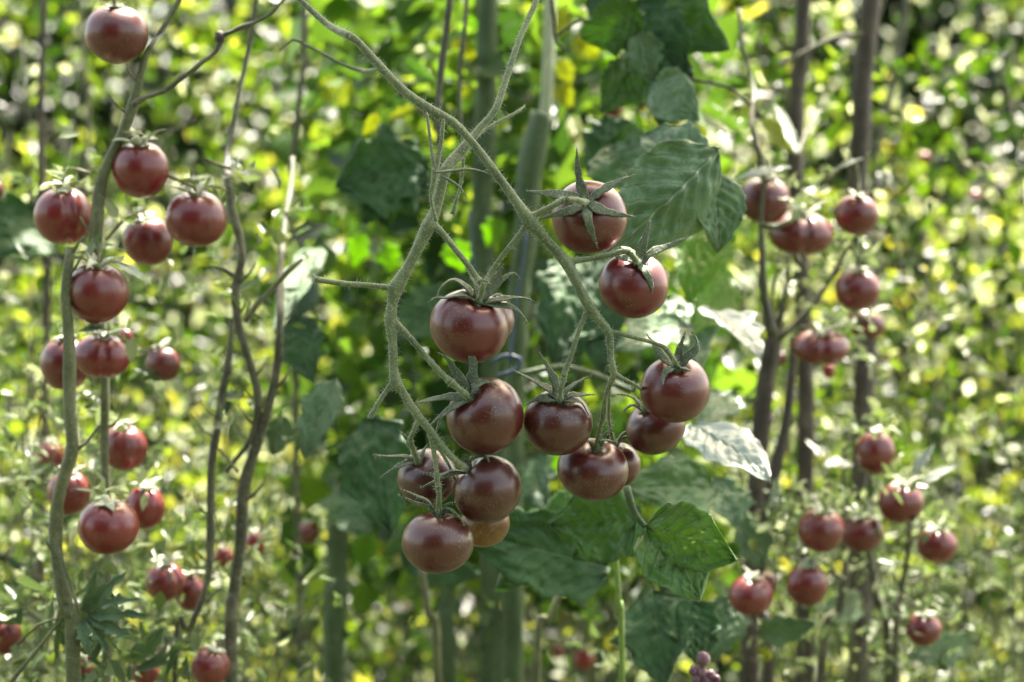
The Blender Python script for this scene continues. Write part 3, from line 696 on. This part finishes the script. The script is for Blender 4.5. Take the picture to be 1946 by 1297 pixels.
ml = plant('tomato_plant', 'tangled thin brown stems with forks left of the middle cluster', 'plant', foot(440, 1.16),
      [('stem', M_TWIG, [path([(500, -80, 9, 1.2), (488, 0, 10, 1.2), (468, 110, 10, 1.2), (450, 200, 11, 1.19), (434, 290, 13, 1.18), (432, 340, 15), (440, 400, 17), (458, 455, 17), (462, 500, 16), (449, 545, 19), (450, 610, 19), (466, 670, 18), (484, 730, 17), (489, 785, 15), (477, 835, 12), (455, 870, 10), (432, 900, 9)], 1.15),
                          down([(556, 300, 9, 1.3), (545, 400, 11, 1.25), (534, 500, 13, 1.2), (532, 600, 16), (526, 690, 17), (508, 780, 20), (485, 860, 22), (464, 935, 26), (456, 1050, 24), (446, 1130, 25), (437, 1297, 26)], 1.15),
                          down([(441, 610, 11), (437, 680, 13), (421, 760, 17), (412, 820, 15), (403, 880, 14), (402, 970, 16), (398, 1060, 15), (388, 1130, 14), (360, 1200, 12), (330, 1297, 12)], 1.14)]),
       ('twig', M_LSTEM, [path([(576, 492, 8), (548, 515, 12), (515, 550, 11), (490, 575, 10), (464, 612, 9)], 1.13), path([(390, 300, 5), (410, 310, 7), (438, 320, 9)], 1.15), path([(398, 505, 6), (425, 512, 10), (440, 525, 9)], 1.15), path([(412, 855, 5), (430, 875, 7), (452, 900, 6)], 1.13)])])
ct = plant('tomato_plant', 'shaded leafy tomato plant with thick green stalks standing behind the middle cluster', 'plant', foot(940, 1.45),
      [('stalk', M_STALK, [down([(932, -120, 30), (925, 60, 38), (925, 250, 42), (915, 420, 44), (928, 650, 42), (935, 900, 40), (932, 1297, 44)], 1.5)]),
       ('stalk', M_STALK, [down([(1030, 215, 42), (1012, 300, 46), (998, 420, 44), (985, 600, 42), (975, 850, 38), (974, 1297, 40)], 1.42)]),
       ('stalk', M_STALK, [down([(650, 930, 34), (640, 1060, 42), (636, 1297, 46)], 1.5)]),
       ('stalk', M_STALK, [down([(855, 1050, 28), (845, 1150, 32), (850, 1297, 34)], 1.5)]),
       ('twig', M_TWIG, [path([(857, -50, 13), (846, 50, 13), (836, 140, 14), (832, 215, 14), (836, 330, 12)], 1.2)]),
       ('twig', M_TWIG, [path([(888, -50, 9), (882, 60, 9), (876, 150, 8), (878, 300, 7)], 1.25)]),
       ('twig', M_CALYX, [path([(718, 128, 7, .99), (690, 135, 9), (650, 120, 7), (612, 100, 6), (585, 88, 6), (560, 78, 6), (532, 100, 4)], 1.06)]),
       ('twig', M_LSTEM, [down([(800, 1080, 14), (815, 1170, 17), (832, 1297, 18)], 1.3)]),
       ('twig', M_LSTEM, [down([(1070, 1120, 10), (1045, 1180, 14), (1020, 1297, 16)], 1.25)]),
       ('twig', M_LIME, [down([(1168, 1050, 12), (1172, 1150, 13), (1182, 1297, 13)], 1.1)]),
       ('twig', M_STALK, [path([(1190, 925, 14), (1200, 960, 15), (1212, 985, 14), (1226, 1000, 12)], 1.0)]),
       ('twig', M_STALK, [path([(980, 712, 10), (1060, 700, 14), (1130, 715, 15), (1200, 745, 16)], 1.2)]),
       ('twig', M_TWIG, [path([(1300, 150, 9), (1350, 160, 7), (1390, 172, 7), (1425, 205, 6)], 1.2)]),
       ('twig', M_TWIG, [path([(1045, -40, 9), (1050, 40, 8), (1055, 85, 6), (1085, 100, 5)], 1.15), path([(1055, 70, 6), (1100, 40, 6), (1150, 40, 5)], 1.2)])])
st = MB().tube(down([(1048, -140, 22), (1044, 60, 23), (1036, 220, 24), (1010, 330, 20, 1.5), (990, 600, 20, 1.5), (975, 900, 20, 1.5), (970, 1297, 20, 1.5)], 1.47), seg=10, step=.02, rough=.02)
o = st.build('garden_stake', M_CALYXP); tag(o, 'pale thin stake standing upright behind the crossing vines', 'stake')
st2 = plant('string', 'loose blue string hanging down between the fruit and the green stalk', 'string', P(985, 500, 1.2),
      [('strand', None, [path([(1000, 440, 5), (994, 500, 6), (985, 560, 6), (975, 640, 6), (968, 690, 7)], 1.2), path([(893, 400, 4), (900, 470, 4), (905, 530, 4)], 1.2), path([(935, 690, 7), (960, 675, 9), (990, 680, 9), (985, 700, 8), (950, 712, 8)], 1.2)])])
mb, nt_, ou_ = newmat('blue_string'); bb_ = nt_.nodes.new('ShaderNodeBsdfPrincipled')
nn_ = noise(nt_, None, 300); nt_.links.new(ramp(nt_, nn_.outputs[0], [(.3, (.03, .05, .09)), (.7, (.06, .09, .15))]).outputs[0], bb_.inputs[0]); nt_.links.new(bb_.outputs[0], ou_.inputs[0])
for ch in st2.children: ch.data.materials.clear(); ch.data.materials.append(mb)

rp = plant('tomato_plant', 'forked brown stem with thin shoots right of the middle cluster', 'plant', foot(1430, 1.38),
      [('stem', M_BARK, [down([(1480, 600, 24), (1462, 680, 34), (1450, 780, 36), (1440, 900, 36), (1430, 1050, 34), (1425, 1297, 36)], 1.4),
                          down([(1508, 640, 14), (1498, 760, 16), (1488, 830, 17), (1468, 910, 24), (1450, 1020, 22), (1445, 1160, 20), (1460, 1297, 20)], 1.36)]),
       ('shoot', M_TWIG, [path([(1405, 20, 8, 1.36), (1412, 90, 8, 1.35), (1432, 165, 8, 1.34), (1430, 240, 10), (1440, 290, 13), (1452, 345, 11), (1448, 430, 10), (1450, 480, 13), (1455, 560, 16), (1470, 640, 22)], 1.26),
                           path([(1615, 465, 8), (1595, 500, 9), (1560, 555, 10), (1520, 605, 12), (1478, 645, 16)], 1.33),
                           path([(1500, 480, 8), (1495, 540, 9), (1480, 620, 12)], 1.34), path([(1482, 490, 6), (1468, 560, 7), (1460, 610, 8)], 1.34),
                           path([(1515, 300, 10, 1.34), (1535, 250, 7, 1.36), (1560, 210, 5, 1.38)], 1.33)]),
       ('shoot', M_LSTEM, [path([(1445, 428, 12), (1475, 432, 12), (1505, 415, 11)], 1.25)])])
r2 = plant('tomato_plant', 'slim upright stems carrying the tomatoes at the lower right', 'plant', foot(1700, 1.36),
      [('stem', M_TWIG, [down([(1730, 960, 8), (1724, 1050, 10), (1712, 1130, 12), (1700, 1297, 14)], 1.36), down([(1655, 900, 9), (1650, 1040, 10), (1665, 1130, 16), (1690, 1297, 15)], 1.38),
                          down([(1610, 820, 8), (1600, 900, 8), (1608, 1060, 15), (1595, 1160, 16), (1560, 1297, 18)], 1.38)]),
       ('shoot', M_TWIG, [path([(1725, 1040, 7), (1750, 1010, 6), (1778, 998, 6)], 1.34), path([(1712, 1130, 7), (1735, 1150, 6), (1752, 1165, 6)], 1.34), path([(1560, 1060, 6), (1590, 1090, 7), (1608, 1100, 8)], 1.33),
                           path([(1712, 1120, 7), (1760, 1100, 5), (1800, 1120, 4)], 1.38)])])
def trunk(pts, d, label, mat=M_BARK, g='brown trunks at the right'):
    t = plant('young_tree', label, 'tree', foot(pts[-1][0], d), [('trunk', mat, [down(pts, d)])], g); return t
trunk([(1530, -200, 30), (1526, 0, 30), (1520, 120, 30), (1510, 260, 32), (1516, 400, 30), (1530, 700, 32), (1530, 1297, 36)], 1.52, 'slim dark trunk, left one of the three at the upper right')
t2 = trunk([(1668, -200, 34), (1655, 0, 36), (1645, 130, 36), (1635, 250, 38), (1630, 400, 38), (1648, 600, 38), (1640, 800, 38), (1635, 1000, 40), (1630, 1297, 42)], 1.5, 'tallest brown trunk in the middle of the three at the right')
MB().tube(path([(1640, 68, 14), (1600, 70, 12), (1560, 85, 10), (1510, 110, 9), (1480, 130, 7)], 1.49), seg=8, step=.02).build('branch', M_TWIG, t2)
trunk([(1730, -100, 14), (1720, 30, 15), (1702, 130, 14), (1680, 230, 14), (1662, 330, 15), (1660, 640, 16), (1660, 1297, 20)], 1.9, 'thinnest leaning trunk, right one of the three', M_TWIG)
trunk([(84, -80, 12), (80, 100, 13), (78, 330, 15), (90, 600, 14), (70, 1297, 16)], 1.6, 'thin dark pole of a stem standing far left behind the fruit', M_BARK, 'thin dark stems at the left')
trunk([(585, -60, 12), (580, 40, 12), (576, 150, 12), (560, 260, 11), (556, 420, 10), (570, 1297, 12)], 1.45, 'thin dark stem behind the vine at the upper left of the middle', M_TWIG, 'thin dark stems at the left')
trunk([(150, -60, 8), (158, 100, 9), (165, 250, 9), (150, 600, 10), (40, 1297, 12)], 2.0, 'thinner dark stem right of the far left one', M_TWIG, 'thin dark stems at the left')

# ------------------------------------------------------------------ big leaves
def leaf(parent, b, t, wpx, mat, roll=0.0, bend=.15, fold=.25, quilt=.03, shape=.75, serr=.13, skew=0.0, face=None, name='leaf', nu=44, nv=26, cup=0, lobe=.10):
    """b,t = (px, py, distance) of base and tip; wpx = full width in photo pixels"""
    pb, pt_ = P(*b), P(*t); X = (pt_-pb); L = X.length; X.normalize()
    d = (b[2]+t[2])/2; Wd = wpx*.5*K*d
    view = Vector((0, -1, 0)) if face is None else Vector(face).normalized()
    Nn = view-X*view.dot(X); Nn = Nn.normalized() if Nn.length > .05 else X.orthogonal().normalized()
    Nn = Quaternion(X, roll) @ Nn
    Y = Nn.cross(X)
    V = []; F = []; UV = []; sd = random.random()*60
    for i in range(nu+1):
        u = i/nu
        w = (math.sin(PI*min(1, max(0, u))**shape)**.8) if 0 < u < 1 else 0
        for j in range(nv+1):
            v = 2*j/nv-1
            ed = 1+serr*mnoise.noise(Vector((u*9, sd, 3 if v > 0 else 8)))*2+lobe*math.sin(2*PI*3.6*u+sd+(1.3 if v > 0 else 0))*abs(v)+serr*.8*mnoise.noise(Vector((u*26, sd, 3 if v > 0 else 8)))
            y = v*w*Wd*ed + skew*Wd*math.sin(PI*u)
            ph = 7.5*u-2*abs(v)
            q = abs(math.sin(PI*ph))
            z = -bend*L*(u*u)+fold*abs(y)-Wd*2*quilt*(1-q)*(1-abs(v))*-1*w
            z += Wd*.22*mnoise.noise(Vector((u*3.2+sd, v*1.3, 0)))*(.3+abs(v)) - cup*L*(math.sin(PI*u))
            z += Wd*.10*mnoise.noise(Vector((u*9+sd, v*5, 0)))+Wd*.03*mnoise.noise(Vector((u*24+sd, v*14, 0)))+Wd*.10*max(0, abs(v)-.7)*math.sin(u*31+sd)
            x = u*L+abs(v)*Wd*.12*(1-u)
            V.append(pb+X*x+Y*y+Nn*(z+bend*L*u*.35)); UV.append((u, v*.5+.5))
    for i in range(nu):
        for j in range(nv):
            a = i*(nv+1)+j; F.append((a, a+1, a+nv+2, a+nv+1))
    me = mesh_from(V, F, 'leaf')
    ul = me.uv_layers.new(name='UVMap')
    for lp in me.loops: ul.data[lp.index].uv = UV[lp.vertex_index]
    o = link(name, me, mat, parent)
    s = o.modifiers.new('t', 'SOLIDIFY'); s.thickness = .00035; s.offset = 0
    # petiole
    return o
def L_(lst, parent):
    for q in lst:
        b, t, w, m = q[:4]; kw = q[4] if len(q) > 4 else {}
        o = leaf(parent, b, t, w, m, **kw)
        if 'label' in kw: pass
L_([
  ((1368, 280, 1.03), (1180, 480, 1.0), 185, M_LEAFG, dict(quilt=.075, fold=-.3, lobe=.02, serr=.05, bend=.35, roll=-.25)),
  ((1340, 320, 1.06), (1215, 235, 1.09), 110, M_LEAFG, dict(quilt=.06, lobe=.03, serr=.06, bend=.3, roll=.3)),
  ((1345, 320, 1.04), (1378, 470, 1.03), 120, M_LEAFG, dict(quilt=.06, roll=-.4, lobe=.03, serr=.06, bend=.3)),
  ((1222, 1000, .985), (1392, 1070, .965), 150, M_LEAFS, dict(quilt=.07, fold=.2, roll=.35, skew=.2, lobe=.03, serr=.05)),
  ((1228, 1000, .99), (1330, 1135, .97), 150, M_LEAFS, dict(quilt=.07, fold=.2, roll=-.3, skew=.15, lobe=.03, serr=.05)),
  ((1240, 1120, 1.16), (1260, 1296, 1.12), 150, M_LEAFD, dict(roll=.3)),
  ((1300, 1130, 1.15), (1330, 1260, 1.13), 110, M_LEAFD, dict(roll=-.3)),
  ((1215, 985, 1.04), (1050, 1000, 1.02), 150, M_LEAF, dict(roll=-.2, quilt=.05)),
  ((1220, 960, 1.06), (1090, 1060, 1.05), 120, M_LEAF, dict(roll=.2, quilt=.05)),
  ((1160, 1080, 1.15), (890, 1010, 1.10), 170, M_LEAFD, dict(quilt=.05, roll=.1)),
  ((1120, 960, 1.2), (960, 1110, 1.14), 130, M_LEAF, dict(quilt=.05)),
  ((1360, 930, 1.2), (1195, 920, 1.12), 110, M_LEAF, dict(roll=.4, quilt=.04)),
  ((1400, 1000, 1.2), (1360, 900, 1.22), 90, M_LEAFG, dict(roll=.4)),
  ((820, 320, 1.30), (640, 350, 1.28), 170, M_LEAFD, dict(roll=.2)),
  ((770, 280, 1.30), (690, 420, 1.28), 130, M_LEAFD, dict(roll=.2)),
  ((700, 790, 1.18), (735, 1005, 1.14), 150, M_LEAFD, dict(roll=.2)),
  ((640, 720, 1.15), (575, 865, 1.13), 75, M_LEAFG, dict(roll=.3, quilt=.05, fold=.5)),
  ((545, 790, 1.2), (515, 865, 1.2), 55, M_LEAFG, dict(roll=.2)),
  ((1225, 25, 1.2), (1105, 75, 1.2), 110, M_LEAF, dict(roll=-.4)),
  ((1200, 0, 1.22), (1300, 150, 1.2), 130, M_LEAFD, dict(roll=.2)),
  ((1230, -20, 1.25), (1365, 90, 1.2), 150, M_LEAF, dict(roll=.5)),
  ((1215, 60, 1.2), (1235, 150, 1.2), 70, M_LEAFG, dict()),
  ((1240, 150, 1.18), (1320, 225, 1.15), 100, M_LEAFG, dict(roll=.3, lobe=.02, serr=.04)),
  ((1210, 110, 1.24), (1150, 210, 1.22), 90, M_LEAF, dict(roll=-.3, lobe=.03)),
  ((1290, 100, 1.22), (1250, 230, 1.2), 90, M_LEAFD, dict(roll=.3, lobe=.03)),
  ((1180, -30, 1.26), (1130, 60, 1.25), 90, M_LEAFD, dict(roll=.3, lobe=.03)),
  ((1200, 230, 1.3), (1120, 330, 1.28), 110, M_LEAFD, dict(roll=.1, lobe=.03)),
  ((1160, 270, 1.25), (1210, 350, 1.2), 140, M_LEAF, dict(roll=.2)),
  ((1110, 490, 1.3), (1060, 690, 1.25), 160, M_LEAFD, dict(roll=-.2)),
  ((1150, 480, 1.3), (1140, 700, 1.25), 120, M_LEAFD, dict(roll=.4)),
  ((1310, 620, 1.2), (1180, 650, 1.15), 90, M_LEAFG, dict(roll=.7)),
  ((1280, 560, 1.25), (1330, 700, 1.2), 110, M_LEAFG, dict(roll=-.5)),
  ((1360, 430, 1.25), (1310, 560, 1.2), 110, M_LEAFL, dict(roll=.3)),
  ((1390, 520, 1.28), (1330, 620, 1.2), 90, M_LEAFL, dict(roll=-.3)),
  ((560, 600, 1.25), (590, 720, 1.22), 90, M_LEAFD, dict()),
  ((610, 470, 1.3), (520, 600, 1.2), 60, M_LEAFD, dict(roll=.3)),
  ((640, 930, 1.5), (700, 1010, 1.45), 110, M_LEAFD, dict(roll=-.5)),
  ((760, 1050, 1.4), (900, 1100, 1.35), 90, M_LEAFD, dict(roll=.5)),
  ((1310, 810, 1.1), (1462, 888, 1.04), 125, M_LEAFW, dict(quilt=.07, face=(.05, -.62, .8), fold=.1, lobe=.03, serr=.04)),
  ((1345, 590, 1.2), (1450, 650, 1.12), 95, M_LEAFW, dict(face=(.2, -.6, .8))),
  ((1400, 750, 1.25), (1330, 800, 1.2), 80, M_LEAFG, dict(face=(0, -.8, .6))),
  ((1450, 1080, 1.3), (1400, 960, 1.3), 70, M_LEAFG, dict(roll=.3)),
  ((1400, 1130, 1.3), (1350, 1250, 1.28), 90, M_LEAFG, dict(roll=.3)),
  ((860, 560, 1.5), (760, 640, 1.45), 110, M_LEAFD, dict()),
  ((1010, 870, 1.4), (1030, 960, 1.35), 90, M_LEAFD, dict(roll=.4)),
  ((1230, 255, 1.3), (1195, 330, 1.3), 60, M_LEAFY, dict()),
  ((1080, 10, 1.50), (1060, 70, 1.50), 40, M_LEAFY, dict(roll=0.3)),
  ((1120, 10, 1.50), (1125, 75, 1.48), 48, M_LEAFY, dict(roll=-0.2)),
  ((1090, 70, 1.50), (1140, 110, 1.50), 44, M_LEAFY, dict(roll=0.2)),
  ((1065, 110, 1.45), (1085, 165, 1.45), 34, M_LEAFY, dict(roll=0.0)),
  ((1060, 155, 1.50), (1085, 205, 1.50), 40, M_LEAFY, dict(roll=0.4)),
  ((1140, 120, 1.50), (1185, 135, 1.50), 40, M_LEAFL, dict(roll=0.4)),
  ((1085, 220, 1.50), (1105, 285, 1.45), 30, M_LEAFY, dict(roll=0.2)),
  ((790, 205, 1.35), (735, 225, 1.35), 22, M_LEAFY, dict(roll=0.2)),
  ((720, 215, 1.35), (690, 260, 1.35), 26, M_LEAFY, dict(roll=-0.2)),
  ((760, 262, 1.35), (790, 292, 1.35), 26, M_LEAFY, dict(roll=0.1)),
  ((860, 75, 1.50), (905, 115, 1.50), 40, M_LEAFY, dict(roll=0.3)),
  ((900, 20, 1.60), (925, 60, 1.60), 40, M_LEAFL, dict(roll=0.3)),
  ((760, 110, 1.50), (815, 150, 1.45), 34, M_LEAFL, dict(roll=0.3)),
  ((950, 410, 1.40), (925, 470, 1.40), 44, M_LEAFL, dict(roll=0.1)),
  ((860, 450, 1.40), (880, 520, 1.40), 56, M_LEAFL, dict(roll=0.2)),
  ((690, 440, 1.40), (670, 515, 1.40), 44, M_LEAFL, dict(roll=0.1)),
  ((730, 460, 1.45), (745, 520, 1.45), 50, M_LEAFL, dict(roll=-0.3)),
  ((1320, 470, 1.35), (1385, 500, 1.35), 60, M_LEAFL, dict(roll=0.3)),
  ((1310, 90, 1.50), (1330, 40, 1.50), 60, M_LEAFL, dict(roll=0.3)),
  ((1000, 760, 1.40), (1020, 810, 1.40), 46, M_LEAFL, dict(roll=0.1)),
  ((1050, 850, 1.40), (1080, 900, 1.40), 50, M_LEAFL, dict(roll=0.2)),
  ((700, 1010, 1.45), (690, 1080, 1.45), 50, M_LEAFL, dict(roll=0.2)),
  ((880, 200, 1.60), (870, 150, 1.60), 40, M_LEAFY, dict(roll=0.1)),
  ((640, 150, 1.60), (610, 190, 1.60), 40, M_LEAFY, dict(roll=0.1)),
  ((550, 420, 1.50), (540, 470, 1.50), 30, M_LEAFY, dict(roll=0.1)),
], ct)
# left
L_([((148+18*math.cos(a), 1168-10*math.sin(a), 1.05), (148+ln*math.cos(a), 1168-ln*math.sin(a), 1.04-.01*rl), 24, M_LEAFG, dict(quilt=.10, roll=rl, fold=.5, lobe=.25, serr=.3, bend=.3, face=(rl*.5, -.8, .5))) for a, ln, rl in ((.75, 110, .3), (.35, 120, -.3), (.0, 118, .5), (-.4, 120, .2), (-.85, 95, -.5), (1.1, 85, .6), (-1.3, 80, .1))]+[
    ((80, 410, 1.6), (-30, 480, 1.55), 150, M_LEAFD, dict()), ((250, 1250, 1.06), (310, 1200, 1.05), 40, M_LEAFG, dict(roll=.6))], ls)
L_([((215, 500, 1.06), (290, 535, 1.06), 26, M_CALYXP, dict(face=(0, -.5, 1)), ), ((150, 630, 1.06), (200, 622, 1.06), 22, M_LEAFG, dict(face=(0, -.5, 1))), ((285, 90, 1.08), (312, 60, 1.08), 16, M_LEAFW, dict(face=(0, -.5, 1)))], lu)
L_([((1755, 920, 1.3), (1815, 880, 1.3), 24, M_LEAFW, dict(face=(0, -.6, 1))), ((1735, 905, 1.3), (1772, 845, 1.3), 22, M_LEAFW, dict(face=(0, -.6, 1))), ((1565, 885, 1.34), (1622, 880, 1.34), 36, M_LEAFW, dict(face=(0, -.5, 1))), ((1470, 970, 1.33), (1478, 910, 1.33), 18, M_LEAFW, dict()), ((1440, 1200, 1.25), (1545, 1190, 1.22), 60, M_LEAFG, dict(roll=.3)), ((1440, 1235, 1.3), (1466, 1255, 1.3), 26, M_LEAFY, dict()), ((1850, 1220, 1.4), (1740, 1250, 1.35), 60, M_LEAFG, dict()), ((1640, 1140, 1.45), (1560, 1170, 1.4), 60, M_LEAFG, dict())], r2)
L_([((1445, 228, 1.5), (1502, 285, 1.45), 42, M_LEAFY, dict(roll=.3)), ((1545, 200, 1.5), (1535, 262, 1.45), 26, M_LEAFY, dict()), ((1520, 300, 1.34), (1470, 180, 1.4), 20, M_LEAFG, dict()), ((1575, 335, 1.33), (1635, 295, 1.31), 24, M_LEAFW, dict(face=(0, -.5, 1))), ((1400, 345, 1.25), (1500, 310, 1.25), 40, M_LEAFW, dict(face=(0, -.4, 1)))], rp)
# thin stalks and dry stems standing all through the undergrowth
def stalks():
    m = MB(); r = random.Random(12)
    for _ in range(190):
        d = r.uniform(1.55, 3.6); x = r.uniform(-150, 2100)
        if 600 < x < 1400 and d < 1.9: continue
        w = r.uniform(.0012, .0035)/(K*d); top = r.choice([r.uniform(-200, 300), r.uniform(200, 1000)])
        pts = []; n = 6; dx = r.uniform(-160, 160)
        for i in range(n):
            u = i/(n-1); pts.append((x+dx*u*u+r.gauss(0, 14), top+(1400-top)*(1-u) if False else 1400-(1400-top)*u, w*(1-.6*u)))
        pp = path(pts, d); m.tube(pp, seg=5, step=.05, rough=.05)
        for _k in range(r.randrange(1, 5)):
            i = r.randrange(1, n-1); q = pp[i][0]; a = r.choice((-1, 1))*r.uniform(.02, .10)
            m.tube([(q, pp[i][1]*.7), (q+Vector((a*.5, r.uniform(-.02, .02), .03)), pp[i][1]*.5), (q+Vector((a, r.uniform(-.04, .04), .05+r.uniform(0, .05))), pp[i][1]*.3)], seg=4, step=.03)
    o = m.build('thin_stalks', M_LSTEM); tag(o, 'tangle of thin blurred stalks standing all through the undergrowth', 'stalks', kind='stuff')
stalks()
def weeds():
    m = MB(); r = random.Random(31); pos = []; dirs = []
    for _ in range(150):
        left = r.random() < .5
        x = r.uniform(-60, 540) if left else r.uniform(1400, 2000); d = r.uniform(1.2 if left else 1.37, 1.7)
        top = r.uniform(640, 1200) if r.random() < .8 else r.uniform(250, 700)
        w = r.uniform(.0007, .0016)/(K*d); dx = r.uniform(-130, 130)
        pts = []
        for i in range(6):
            u = i/5; pts.append((x+dx*u*u+r.gauss(0, 7), 1420-(1420-top)*u, w*(1-.6*u)))
        pp = path(pts, d); m.tube(pp, seg=5, step=.02, rough=.05)
        for i in range(1, 6):
            for _k in range(r.randrange(0, 4)):
                q = pp[i][0].lerp(pp[i-1][0], r.random()); a = Vector((r.choice((-1, 1))*r.uniform(.006, .03), r.uniform(-.015, .015), r.uniform(.005, .025)))
                m.tube([(q, pp[i][1]*.6), (q+a*.6+Vector((0, 0, .002)), pp[i][1]*.45), (q+a, pp[i][1]*.3)], seg=4, step=.01)
                for _j in range(r.randrange(1, 5)):
                    pos.append(tuple(q+a*r.uniform(.6, 1.05))); dirs.append(tuple(a.normalized()+Vector((r.gauss(0, .6), r.gauss(0, .6), r.gauss(0, .5)))))
    o = m.build('fine_weeds', M_LSTEM); tag(o, 'wispy pale weed stems crowding the two lower corners', 'weeds', kind='stuff')
    g = np.random.default_rng(8); p = np.array(pos); k = len(p); L = .006+.012*g.random(k)
    me = leaf_cloud(p, L, L*(.22+.25*g.random(k)), np.clip(.5+.25*g.normal(size=k), 0, 1), g, dirs=np.array(dirs))
    link('leaflets', me, M_FOLP, o, smooth=False)['kind'] = 'stuff'
weeds()
# loose small foliage on the side plants
def puff(parent, spots, n, lo, hi, tone, seed, nm='foliage', mat=None, up=.5):
    r = np.random.default_rng(seed); pos = []
    for (x, y, d, s) in spots:
        for _ in range(n):
            pos.append(tuple(P(x+r.normal()*s, y+r.normal()*s*.7, d+r.normal()*.03)))
    p = np.array(pos); k = len(p); L = lo+(hi-lo)*r.random(k)
    t = np.clip(tone+r.normal(size=k)*.14, 0, 1)
    me = leaf_cloud(p, L, L*(.28+.3*r.random(k)), t, r, up=up)
    return link(nm, me, mat or M_FOLP, parent, smooth=False)
puff(rp, [(1480, 400, 1.3, 28), (1530, 370, 1.33, 30), (1600, 480, 1.35, 22), (1560, 610, 1.34, 35), (1600, 600, 1.36, 30), (1640, 480, 1.34, 16), (1500, 520, 1.36, 40), (1440, 200, 1.4, 40)], 34, .005, .013, .6, 3)
puff(r2, [(1470, 990, 1.3, 38), (1500, 960, 1.3, 30), (1560, 960, 1.28, 22), (1640, 970, 1.32, 25), (1700, 905, 1.32, 32), (1770, 985, 1.34, 22), (1530, 1060, 1.3, 28), (1650, 820, 1.35, 28), (1750, 1155, 1.34, 24), (1680, 1080, 1.38, 50), (1790, 1080, 1.4, 40), (1500, 1200, 1.32, 45), (1650, 1220, 1.36, 60), (1820, 1240, 1.4, 60)], 42, .005, .013, .6, 4)
puff(lu, [(130, 350, 1.12, 24), (260, 400, 1.12, 30), (200, 480, 1.09, 20), (370, 350, 1.11, 14), (275, 265, 1.1, 14), (220, 640, 1.1, 18), (160, 780, 1.16, 40), (240, 810, 1.16, 16), (280, 935, 1.15, 18), (205, 945, 1.08, 14)], 12, .006, .015, .7, 5)
puff(ls, [(60, 900, 1.2, 40), (40, 1100, 1.2, 50), (200, 1200, 1.12, 40), (290, 1100, 1.2, 40), (330, 1200, 1.2, 50), (60, 1280, 1.15, 50), (200, 1280, 1.12, 40)], 28, .006, .015, .5, 6)
puff(ls, [(150, 1130, 1.1, 30), (100, 1230, 1.1, 45), (200, 1240, 1.08, 35), (30, 1150, 1.12, 40), (260, 1180, 1.1, 40), (310, 1250, 1.12, 40)], 16, .010, .024, .35, 16)
puff(lu, [(150, 330, 1.14, 60), (300, 520, 1.2, 60), (90, 620, 1.2, 60), (330, 860, 1.25, 60), (60, 760, 1.2, 50), (330, 1000, 1.25, 60), (160, 850, 1.2, 40)], 14, .005, .014, .55, 15)
puff(ml, [(440, 350, 1.18, 30), (480, 560, 1.2, 40), (540, 450, 1.25, 40), (430, 760, 1.18, 30), (540, 800, 1.22, 40), (620, 1180, 1.5, 70), (760, 1200, 1.5, 80), (900, 1180, 1.5, 80), (1080, 1200, 1.45, 80), (1180, 1250, 1.3, 40)], 22, .006, .018, .45, 18)
puff(ml, [(420, 1150, 1.25, 60), (340, 1250, 1.2, 50), (470, 1200, 1.3, 50), (500, 1000, 1.4, 50)], 30, .006, .016, .5, 8)

# mid-distance leaves of the shaded plant, and leaves added above, out of view, to shade the cluster
def mid_leaves():
    r = np.random.default_rng(61); pos = []
    for _ in range(3400):
        d = r.uniform(1.5, 2.1); x = r.normal()*230+930; y = r.uniform(-80, 1120)
        if x < 560 or x > 1420: continue
        pos.append(tuple(P(x, y, d)))
    p = np.array(pos); k = len(p); L = .016+.034*r.random(k)**1.6
    me = leaf_cloud(p, L, L*(.5+.3*r.random(k)), np.clip(.28+.33*r.normal(size=k), 0, 1), r, up=.2)
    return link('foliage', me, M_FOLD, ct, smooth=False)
mid_leaves()
def shade_crown():
    r = np.random.default_rng(77); n = 430
    x = r.uniform(-.06, .25, n); y = r.uniform(1.04, 1.42, n); z = r.uniform(1.42, 1.72, n)
    p = np.stack([x, y, z], 1)
    L = .04+.05*r.random(n)
    me = leaf_cloud(p, L, L*(.5+.3*r.random(n)), r.random(n), r, up=.6)
    o = link('shade_crown', me, M_FOLD, ct, smooth=False)
shade_crown()

M_BUD = mat_stem('purple_bud', (.05, .015, .035), (.11, .04, .07), (.24, .13, .14), sheen=.3, bmp=.3, rough=.4)
# purple bud cluster at the bottom edge
bu = empty('bud_cluster', P(1335, 1285, 1.05), 'small purple and pink buds bunched at the bottom edge right of the cluster', 'buds')
for (x, y, r_) in ((1336, 1253, 13), (1318, 1275, 9), (1334, 1280, 11), (1350, 1284, 10), (1324, 1292, 10), (1342, 1296, 11), (1362, 1292, 8)):
    MB().ball(P(x, y, 1.05), r_*K*1.05, 1.15, axis=Vector((.1, 0, 1)).normalized()).build('bud', M_BUD, bu)
MB().tube(path([(1338, 1290, 8), (1336, 1340, 9)], 1.05)).build('stalk', M_STALK, bu)
